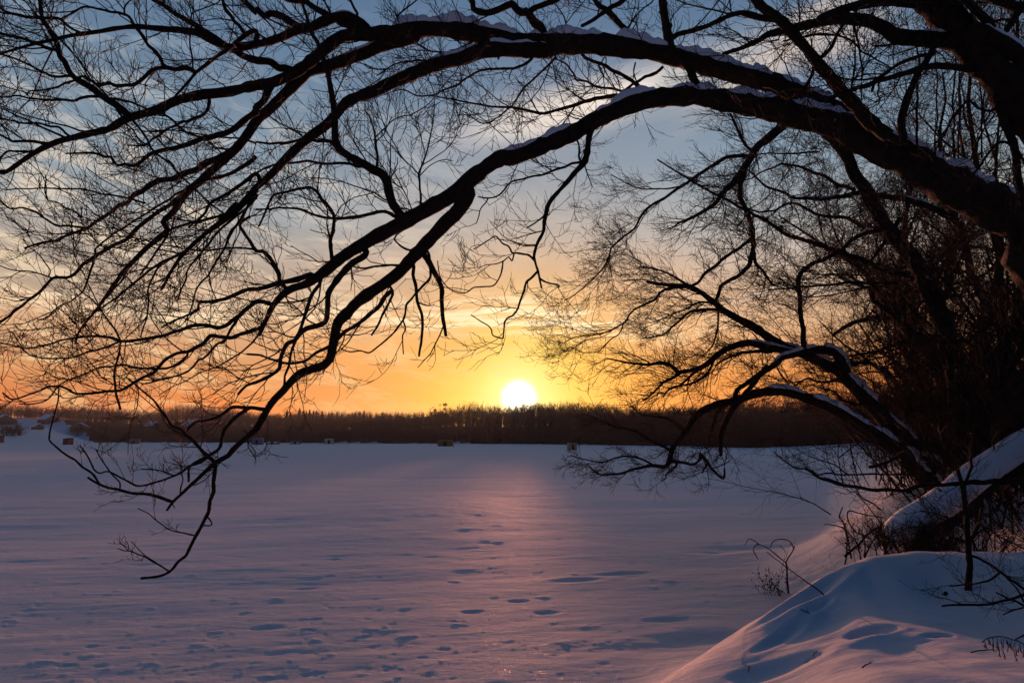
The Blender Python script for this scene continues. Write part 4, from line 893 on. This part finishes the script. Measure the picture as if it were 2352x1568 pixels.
OB.limb('C4 700,80 780,60 850,35 940,-20', 18, 22, d=6.6, e=.3, twig=.5)
OB.limb('C4 1200,200 1000,60 900,0', 12, 8, e=.2, twig=.6)
OB.limb('C4 950,240 1060,300', 10, 7, e=-.1, twig=.2)
LB = Tree('fallen_branch', at(1764+.3335*1900, 1045.5+.3335*925, 5.0), 'bare stick poking in from the right edge just above the near snow', 'branch', kw=dict(scale=.5, thin=.5, dens=.4))
LB.limb('C4 1900,925 1763,962 1690,985 1600,1005 1520,1023 1400,1027 1280,1030 1200,1036', 16, 11, 'stick', d=5.0, e=.1, twig=.1)
LB.limb('C4 1763,1032 1700,1000 1640,975 1570,944', 12, 8, d=5, e=.1, twig=.2)
LB.limb('C4 1800,1035 1763,1045 1690,1065 1620,1095', 9, 6, d=5, e=.1, twig=.2)
LB.limb('C4 1763,1010 1730,940 1680,880 1640,840', 10, 6, d=5, e=.1, twig=.2)
s1 = hit(1764+.3335*530, 1045.5+.3335*742)
S1 = Tree('shrub', s1, 'two crossed leafless stems rising from the left shoulder of the near mound', 'shrub', kw=dict(scale=.5, thin=.55, dens=.6, up=.02))
S1.limb('C4 530,750 540,680 545,620 540,560 530,500 515,450 490,428 500,390 515,355', 8, 5, 'stem', d=s1[1], e=.1, twig=.2)
S1.limb('C4 530,695 580,650 640,600 690,545 740,505 800,495', 15, 10, 'stem', d=s1[1], e=.3, twig=.3)
S1.limb('C4 525,495 450,480 400,475 385,480', 6, 4, 'stem', e=0, twig=.0)
S1.limb('C4 640,640 580,560 500,490', 6, 4, 'stem', e=0, twig=.2)
S1.limb('C4 760,610 680,560 600,520 550,440 560,380 640,400 800,430', 8, 5, 'stem', e=.3, twig=.3)
S1.limb('C4 850,450 780,380 720,330 640,280 580,170', 10, 5, 'stem', d=s1[1]+1, e=.3, twig=.8)
s2 = hit(1531.25+.23434*1195, 1163.75+.23434*850); d2_ = s2[1]
S2 = Tree('dead_weed', s2, 'tall dead weed with curled tips and seed heads by the lit mound edge', 'plant', kw=dict(scale=.35, thin=.5, dens=.5, up=.02))
S2.limb('E1 1195,870 1190,790 1180,700 1178,640 1175,590 1168,540', 12, 9, 'stem', d=d2_, e=0, twig=.0)
S2.limb('E1 1168,540 1110,500 1060,455 1000,410 950,385 905,368 870,375 852,410 860,450 895,510', 7, 3, 'stem', e=.05, twig=0)
S2.limb('E1 1168,540 1190,500 1225,450 1255,385', 7, 5, 'stem', e=-.05, twig=0)
S2.limb('E1 1250,410 1225,360 1190,325 1130,316 1070,325 1030,355 1018,400', 5, 3, 'stem', e=0, twig=0)
S2.limb('E1 900,368 860,330 815,312 790,330 773,372', 5, 2, 'stem', e=0, twig=0)
S2.limb('E1 1545,862 1470,800 1380,740 1300,680 1230,630 1170,590 1100,530 1040,490 980,440', 7, 3, 'stem', d=hit(1531.25+.23434*1545, 1163.75+.23434*862)[1], e=.5, twig=.1)
# dried flower stalks with seed heads
def seedheads(T, n, x0, x1, y0, y1, gx, gy):
    vs, qs, off = [], [], 0; rs = random.Random(5); vs2 = []; q2 = []
    ico_v = np.array([[1,0,0],[-1,0,0],[0,1,0],[0,-1,0],[0,0,1],[0,0,-1]], float); ico_f = np.array([[0,2,4],[2,1,4],[1,3,4],[3,0,4],[2,0,5],[1,2,5],[3,1,5],[0,3,5]])
    o2 = 0
    for i in range(n):
        bx = rs.uniform(*gx); by = gy+(bx-gx[0])*-.55; tx = rs.uniform(x0, x1); ty = rs.uniform(y0, y1)
        pts = parse('E1 '+' '.join('%f,%f' % (bx+(tx-bx)*t+rs.uniform(-8,8), by+(ty-by)*t+rs.uniform(-8,8)) for t in (0,.25,.5,.75,1)))
        dd = d2_+rs.uniform(-.12,.2); W = np.array([at(p[0], p[1], dd) for p in pts])[None]; r = np.linspace(.004,.0025,5)[None]
        P1, r1 = grow(W, r, 6, .07, spread=(30,70), K=3, rr=.7, t0=.4, rmin=.002, up=.1)
        for P_, r_ in ((W, r),(P1, r1)):
            v, q = tubes(P_, r_, 3); vs.append(v); qs.append(q+off); off += len(v)
        for tip in list(P1[:,-1])+[W[0,-1]]:
            vs2.append(ico_v*rs.uniform(.007,.013)*np.array([1,1,1.4])+tip); q2.append(ico_f+o2); o2 += 6
    child('stalks', np.vstack(vs), [np.vstack(qs)], TWIG, T.root, T.o); child('seed_heads', np.vstack(vs2), [np.vstack(q2)], TWIG, T.root, T.o)
seedheads(S2, 22, 820, 1240, 560, 900, (930, 1190), 1010)
f0 = at(1764+.3335*1900, 1045.5+.3335*1350, 4.0)
FR = Tree('seed_frond', f0, 'drooping dried frond with hanging seed tufts, low at the right edge', 'plant', kw=dict(scale=.3, thin=.5, dens=.1))
FR.limb('C4 1900,1370 1763,1300 1720,1275 1680,1265 1635,1250 1590,1245 1540,1252 1500,1265 1475,1290', 7, 3, 'stem', d=4.0, e=.1, twig=0)
FR.limb('C4 1800,1215 1763,1235 1705,1265', 9, 6, 'stem', d=4.0, e=0, twig=0)
def tufts():
    W = np.array([at(p[0], p[1], 4.05) for p in parse('C4 1490,1275 1520,1258 1550,1252 1580,1248 1610,1252 1640,1258 1670,1268 1700,1278 1730,1290 1760,1305')])
    vs, qs, off = [], [], 0
    for i, p_ in enumerate(np.repeat(W, 2, axis=0)):
        L = random.uniform(.03, .11) if i > 3 else .03; n = 9
        P0 = np.array([[p_+np.array([random.uniform(-.006,.006), random.uniform(-.01,.01), -L*t]) for t in (0,.3,.6,1)]]); r = np.array([[.0015,.0015,.002,.0035]])
        v, q = tubes(P0, r, 4); vs.append(v); qs.append(q+off); off += len(v)
        P1, r1 = grow(P0, r, n, .018, K=3, up=-.5, t0=.4, rmin=.0014); v, q = tubes(P1, r1, 3); vs.append(v); qs.append(q+off); off += len(v)
    child('seed_tufts', np.vstack(vs), [np.vstack(qs)], TWIG, FR.root, FR.o)
tufts()
lf = hit(1764+.3335*1225, 1045.5+.3335*975)
def leaf():
    v = np.array([[-.02,0,0],[-.008,.01,.022],[.012,.004,.028],[.024,0,.010],[.014,-.006,-.004],[-.006,0,-.006],[.004,.012,.012]])*1.0
    f = np.array([[0,1,6],[1,2,6],[2,3,6],[3,4,6],[4,5,6],[5,0,6]]); v2 = v+np.array([0,.002,0])
    o = mesh_obj('dead_leaf', np.vstack([v, v2]), [np.vstack([f, f[:, ::-1]+7])], TWIG); o.location = (lf[0], lf[1], lf[2]+.02); tag(o, 'curled dead leaf lying on the shaded mound left of the sapling', 'leaf')
leaf()
for i, (px, py, L, a) in enumerate([(1867,1508,.05,.6),(1860,1412,.07,2.2),(1980,1536,.06,.2),(1720,1545,.06,1.2),(2230,1500,.10,-.3)]):
    h = hit(px, py); P = np.array([[[0,0,.006],[L*.4*cos(a),L*.4*sin(a),.02],[L*cos(a),L*sin(a),.03],[L*1.5*cos(a+.3),L*1.5*sin(a+.3),.02]]]); r = np.array([[.004,.004,.003,.002]])
    Pb, rb = grow(P, r, 2, L*.6, K=3, rr=.7, rmin=.0015); v, q = tubes(P, r, 5); v2, q2 = tubes(Pb, rb, 4)
    o = mesh_obj('fallen_twig', np.vstack([v, v2]), [np.vstack([q, q2+len(v)])], TWIG); o.location = tuple(h)
    tag(o, ['small broken twig in the hollow near the front of the lit bank','little twig on the lit left slope of the mound','twig lying on the lit snow below the round hollow','twig low on the bank close to the bottom edge','longest fallen twig, lying right of the footprint under the sapling'][i], 'twig', 'broken twigs lying on the near snow')

# ------------------------------------------------------------------ far shore
def far_wood():
    r_ = np.random.default_rng(16); pts = []
    for side in (0, 1, 2):
        n = [5500, 3000, 5500][side]
        px = r_.uniform(-250, 2650, n*2)
        D = np.interp(px, SX, SD); w = np.interp(px, [0, 300, 700], [165, 120, 70])
        t = r_.random(n*2)
        if side == 1: t = t**3*.25                 # shore edge
        if side == 2: t = 1+(t-.5)*.35               # skyline
        Y = D+t*w; X = (px-1176)/F*Y
        ok = forest_mask(X, Y); idx = np.where(ok)[0][:n]; pts.append(np.stack([X[idx], Y[idx], np.full(len(idx), side)], -1))
    pts = np.vstack(pts); n = len(pts); X, Y = pts[:,0], pts[:,1]; Z = ground_z(X, Y)
    H = r_.uniform(6.5, 12.8, n)*(1+np.clip(.48*fbm(X/24., Y/80., 3, 78), -.2, .4)); H = np.where(pts[:,2] == 1, H*r_.uniform(.35, 1, n), H)
    base = np.stack([X, Y, Z-.3], -1)
    P = np.stack([base+np.stack([r_.normal(size=n)*.15*k, np.zeros(n), H*k/3], -1) for k in range(4)], 1)
    rad = np.array([.14,.10,.07,.03])[None]*np.ones((n,1))
    v1, q1 = tubes(P, rad, 3)
    global rng
    keep = rng; rng = r_
    P1, r1 = grow(P, rad, 13, 3.2, spread=(20,50), up=.18, wob=.15, K=3, t0=.12, rr=.5, flat=1, rmin=.045)
    P2, r2 = grow(P1, r1, 6, 1.5, spread=(20,55), up=.10, wob=.15, K=2, rr=.6, flat=1, rmin=.030)
    rng = keep
    v2, q2 = tubes(P1, r1, 3); v3, q3 = tubes(P2, r2, 3)
    o = mesh_obj('bare_wood', np.vstack([v1,v2,v3]), [np.vstack([q1,q2+len(v1),q3+len(v1)+len(v2)])], FARBARK); tag(o, 'brown mass of leafless trees covering the far shore hill', 'wood', kind='stuff')
far_wood()
def conifer(seed, slim=1.0):
    r_ = random.Random(seed); vs = []; fs = []; n = 0
    H = 1.0; tiers = 20
    for k in range(tiers):
        z = .10+.88*k/tiers; w = (.20*slim*(1-k/tiers)**.85+.012)*r_.uniform(.75,1.2); m = 9
        for j in range(m):
            a = 2*pi*j/m+r_.uniform(-.3,.3); l = w*r_.uniform(.7,1.15); c_, s_ = cos(a), sin(a)
            vs += [(0,0,z+.035),(c_*l*.55-s_*.035,s_*l*.55+c_*.035,z+.006),(c_*l,s_*l,z-.02),(c_*l*.55+s_*.035,s_*l*.55-c_*.035,z+.006),(0,0,z-.02)]
            fs += [(n,n+1,n+2),(n,n+2,n+3),(n+4,n+2,n+1),(n+4,n+3,n+2)]; n += 5
    return np.array(vs), np.array(fs)
def conifer_root(name, seed, slim, label, cat, group):
    root = empty(name); tag(root, label, cat, group); v, f = conifer(seed, slim); mesh_obj('crown', v, [f], SPRUCE, root, smooth=False)
    tv, tq = tubes(np.array([[[0,0,-.05],[0,0,.5],[0,0,1.0]]]), np.array([[.018,.012,.003]]), 6); mesh_obj('trunk', tv, [tq], FARBARK, root); return root
SG = 'spruces standing above the far shore wood'
sp_ = [(1077,1534),(1089,1541),(1122,1546),(1160,1540),(1124,1527),(1137,1538),(1149,1537),(1162,1533),(1176,1536),(1187,1536),(1208,1537),(1233,1544),(1246,1545),(1264,1540),(1282,1546),(1333,1542),(1323,1546),(1351,1542),(1366,1537),(1436,1541)]
sp_.sort()
ords = ['leftmost','second','third','fourth','fifth','sixth','seventh','eighth','ninth','tenth','eleventh','twelfth','thirteenth','fourteenth','fifteenth','sixteenth','seventeenth','eighteenth','nineteenth','last']
pr = [conifer_root('spruce_tree', 40, 1.0, 'x', 'tree', SG), conifer_root('spruce_tree', 41, 1.5, 'x', 'tree', SG)]
for i, (sx, sy) in enumerate(sp_):
    px, py = sx*.6125, sy*.6125; Y = np.interp(px, SX, SD)+random.uniform(35, 60); X = (px-1176)/F*Y
    p = at(px, py, Y); g0 = float(ground_z(p[0], Y)); h = p[2]-g0
    lab = '%s dark spruce from the left in the row rising above the far wood' % ords[i]
    if i < 2: rt = pr[i]; rt.location = (p[0], Y, g0); rt.scale = (h,)*3; rt['label'] = lab
    else: dup(pr[random.random() < .4], (p[0], Y, g0), random.uniform(0,6), h, lab, SG)
# lone pine and its neighbours on the skyline
def pine(px, py, w, label, seed):
    r_ = np.random.default_rng(seed); Y = float(np.interp(px, SX, SD))+50; p = at(px, py, Y); g0 = float(ground_z(p[0], Y)); h = p[2]-g0
    root = empty('pine_tree', (p[0], Y, g0)); tag(root, label, 'tree')
    tv, tq = tubes(np.array([[[0,0,-.4],[.1,0,h*.5],[0,0,h*.95]]]), np.array([[.28,.2,.08]]), 6); mesh_obj('trunk', tv, [tq], FARBARK, root)
    n = 1100; cl = r_.normal(size=(18,3))*np.array([w*.42,w*.42,1.0])+np.array([0,0,h-1.9]); cl[10:,2] -= 2.6; c = cl[r_.integers(0,18,n)]+r_.normal(size=(n,3))*np.array([w*.16,w*.16,.3])
    d1 = r_.normal(size=(n,3))*.22; d2 = r_.normal(size=(n,3))*.16; V = np.stack([c, c+d1, c+d2], 1).reshape(-1,3); mesh_obj('crown', V, [np.arange(n*3).reshape(-1,3)], SPRUCE, root, smooth=False)
pine(1023.5, 923, 2.9, 'round topped pine standing highest on the skyline left of the sun', 1)
pine(1000, 936, 3.2, 'low flat topped pine just left of the round topped skyline pine', 2)
pine(617, 922, 2.4, 'dark pine on the skyline beside the low hanging limb', 3)
# shoreline bushes on the left
for i, (px, py, Hpx, wpx) in enumerate([(12,1001,38,30),(30,1001,36,26),(46,1000,30,16),(178,1001,30,22),(228,1000,34,26),(215,1001,24,16)]):
    h = hit(px, py); s = h[1]/F
    bush(h, Hpx*s, wpx*s*.6, 500+i, ['bushy tree by the far left shore, nearest the picture edge','second bushy tree from the left edge on the far shore','third bushy tree from the left edge on the far shore','lone bare bush on the open snow of the far left slope','dark bush at the left end of the far wood','small bush just left of the far wood'][i],
         'bushes on the far left shore', n=26, name='shore_bush', thick=.11, mat=FARBARK, l2=8)

# ---- buildings and ice fishing huts
def boxm(x0,x1,y0,y1,z0,z1):
    v = np.array([[x,y,z] for z in (z0,z1) for y in (y0,y1) for x in (x0,x1)], float)
    f = np.array([[0,2,3,1],[4,5,7,6],[0,1,5,4],[2,6,7,3],[0,4,6,2],[1,3,7,5]]); return v, f
def prism(profile, y0, y1):
    n = len(profile); v = np.array([[x,y,z] for y in (y0,y1) for x,z in profile], float); q = np.array([[i,(i+1) % n,n+(i+1) % n,n+i] for i in range(n)])
    v = np.vstack([v, v[:n].mean(0), v[n:].mean(0)]); c = 2*n
    t = [[c,(i+1) % n,i] for i in range(n)]+[[c+1,n+i,n+(i+1) % n] for i in range(n)]; return v, [q, np.array(t)]
def part(name, vf, mat, parent, smooth=False):
    v, f = vf; return mesh_obj(name, v, f if isinstance(f, list) else [f], mat, parent, smooth=smooth)
M = {}
def pm(n, c, r=.8):
    if n not in M: M[n] = principled(n, c, r)
    return M[n]
def house(px, py, w, d, h, rz, label, wall=(.12,.09,.08)):
    g0 = hit(px, py); root = empty('house', tuple(g0)); root.rotation_euler = (0,0,rz); tag(root, label, 'house', 'houses on the far left shore')
    part('wall', prism([(-w/2,-1),(w/2,-1),(w/2,h),(0,h+w*.28),(-w/2,h)], -d/2, d/2), pm('house_wall_%d' % int(wall[0]*100), wall), root)
    for s in (-1, 1):
        part('roof', prism([(0,h+w*.28+.15),(s*(w/2+.5),h-.25),(s*(w/2+.5),h+.20),(0,h+w*.28+.65)][::s], -d/2-.5, d/2+.5), CAP, root)
    part('window', boxm(-w*.3,-w*.1,-d/2-.05,-d/2+.02,h*.35,h*.75), pm('dark_glass', (.02,.025,.03), .2), root)
    part('window', boxm(w*.1,w*.3,-d/2-.05,-d/2+.02,h*.35,h*.75), pm('dark_glass', (.02,.025,.03), .2), root)
    part('door', boxm(-w*.05,w*.05,-d/2-.06,-d/2+.02,0,h*.72), pm('house_door', (.06,.04,.03)), root)
    part('chimney', boxm(w*.15,w*.15+.7,-.4,.4,h,h+w*.28+1.0), pm('chimney_brick', (.10,.05,.04)), root)
HL = [(8,974,18,9,3,.9,'big low house with a snow covered roof at the far left edge of the shore'),(112,971,15,9,3,1.3,'low house with a long snow roof at the top of the open slope'),
      (86,986,7,5,2.2,1.0,'small dark shed alone on the open snow slope'),(184,990,13,8,3.2,.3,'dark gabled house in front of the far wood'),
      (352,986,13,8,3,1.3,'low house with a pale snow roof among the far trees behind the paired huts'),(440,986,15,8,3,1.3,'rightmost snow roofed house among the far trees')]
for a in HL: house(*a)
def hut(px, py, w, d, h, rz, label, kind, wall, name='ice_fishing_hut', side=None, trim=None):
    g0 = hit(px, py); root = empty(name, tuple(g0)); root.rotation_euler = (0,0,rz); tag(root, label, 'hut', 'ice fishing huts on the frozen lake')
    root.scale = (1.3,)*3 if 580 < px < 800 else (1,1,1)
    mw = pm('hut_'+'_'.join('%d' % int(c*100) for c in wall), wall)
    if kind == 'slant':
        part('wall', prism([(-w/2,-.1),(w/2,-.1),(w/2,h),(-w/2,h*.86)], -d/2, d/2), mw, root)
        part('roof', prism([(-w/2-.12,h*.855),(w/2+.12,h+.005),(w/2+.12,h+.12),(-w/2-.12,h*.86+.12)], -d/2-.12, d/2+.12), pm('hut_roof', (.05,.04,.04)), root)
    elif kind == 'tent':
        part('canopy', prism([(-w/2,-.05),(w/2,-.05),(w*.47,h*.9),(w*.36,h),(-w*.36,h),(-w*.47,h*.9)], -d/2, d/2), mw, root)
        part('pole', boxm(-w/2-.06,-w/2+.02,-d/2-.06,-d/2+.02,0,h*.93), pm('hut_roof', (.05,.04,.04)), root)
        part('pole', boxm(w/2-.02,w/2+.06,-d/2-.06,-d/2+.02,0,h*.93), pm('hut_roof', (.05,.04,.04)), root)
    else:
        part('wall', boxm(-w/2,w/2,-d/2,d/2,-.1,h), mw, root)
        part('roof', boxm(-w/2-.15,w/2+.15,-d/2-.15,d/2+.15,h,h+.14), pm('hut_roof', (.05,.04,.04)), root)
    if trim: part('side_panel', boxm(w/2+.003,w/2+.05,-d/2+.06,d/2-.06,.05,h*.85), pm('hut_trim', trim), root)
    if side: part('stripe', boxm(-w/2+.1,w/2-.1,-d/2-.05,-d/2-.003,h*side[0],h*side[1]), pm('hut_pale', (.75,.78,.82)), root)
    part('door', boxm(-w*.12,w*.12,-d/2-.07,-d/2-.055 if side else -d/2-.01,.1,h*.72), pm('hut_door', tuple(c*.6 for c in wall)), root)
    part('skid', boxm(-w/2+.1,-w/2+.25,-d/2-.3,d/2+.3,-.06,.08), pm('hut_roof', (.05,.04,.04)), root); part('skid', boxm(w/2-.25,w/2-.1,-d/2-.3,d/2+.3,-.06,.08), pm('hut_roof', (.05,.04,.04)), root)
hut(156,1021,3.6,2.6,3.0,-.45,'dark slant roofed hut with a red side panel alone on the left of the lake','slant',(.035,.025,.025),trim=(.34,.07,.05))
hut(-2,1016,3.2,2.6,3.2,-.4,'dark hut cut by the left edge of the picture','slant',(.03,.02,.02),trim=(.28,.10,.03))
hut(293,1017,2.2,2,1.5,.1,'small low dark hut left of the weathered long hut','slant',(.10,.09,.09))
hut(308,1019,5.6,2.2,2.6,.15,'weathered long brown hut beside a smaller one on the left lake','box',(.3,.24,.19))
hut(592,1021,3.4,2.8,2.4,.1,'grey square tent hut nearest the low hanging limb','tent',(.14,.19,.24))
hut(627,1020,4.4,2.2,1.6,.05,'red roofed hut with a pale band, just right of the grey square tent','box',(.12,.05,.04),side=(.30,.62))
hut(679,1019.5,4.0,2.2,1.5,.05,'dark hut with a pale drift against it between the banded hut and the pale tent','box',(.10,.05,.045),side=(.2,.5))
hut(756,1019,3.8,2.8,2.2,.2,'pale olive tent hut in the middle distance left of centre','tent',(.5,.5,.42))
hut(1023,1024.5,5.2,3,2.35,.0,'wide yellow brown hut left of the sun','box',(.24,.15,.04))
hut(1314,1033,1.9,1.6,1.7,.2,'small tan box hut right of the sun','box',(.42,.28,.18))
p = hit(1041,1028); pr_ = mesh_obj('marker_post', *(lambda v, f: (v, [f]))(*boxm(-.05,.05,-.05,.05,-.2,1.3)), pm('hut_roof', (.05,.04,.04)), smooth=False); pr_.location = tuple(p); tag(pr_, 'thin post standing in the snow right of the yellow brown hut', 'post')

# ------------------------------------------------------------------ air
def haze():
    m = bpy.data.materials.new('haze'); m.use_nodes = True; N = NT(m.node_tree)
    v = N.n('ShaderNodeVolumePrincipled'); v.inputs['Density'].default_value = .00009; v.inputs['Color'].default_value = (.72,.84,1,1); v.inputs['Anisotropy'].default_value = .55
    o = N.n('ShaderNodeOutputMaterial'); N.put(v.outputs[0], o.inputs['Volume'])
    b, f = boxm(-1400,1400,-150,1600,-2,62); ob = mesh_obj('haze', b, [f], m, smooth=False); tag(ob, 'thin cold evening haze over the lake', 'haze', kind='stuff')
HAZE = True
if HAZE: haze()
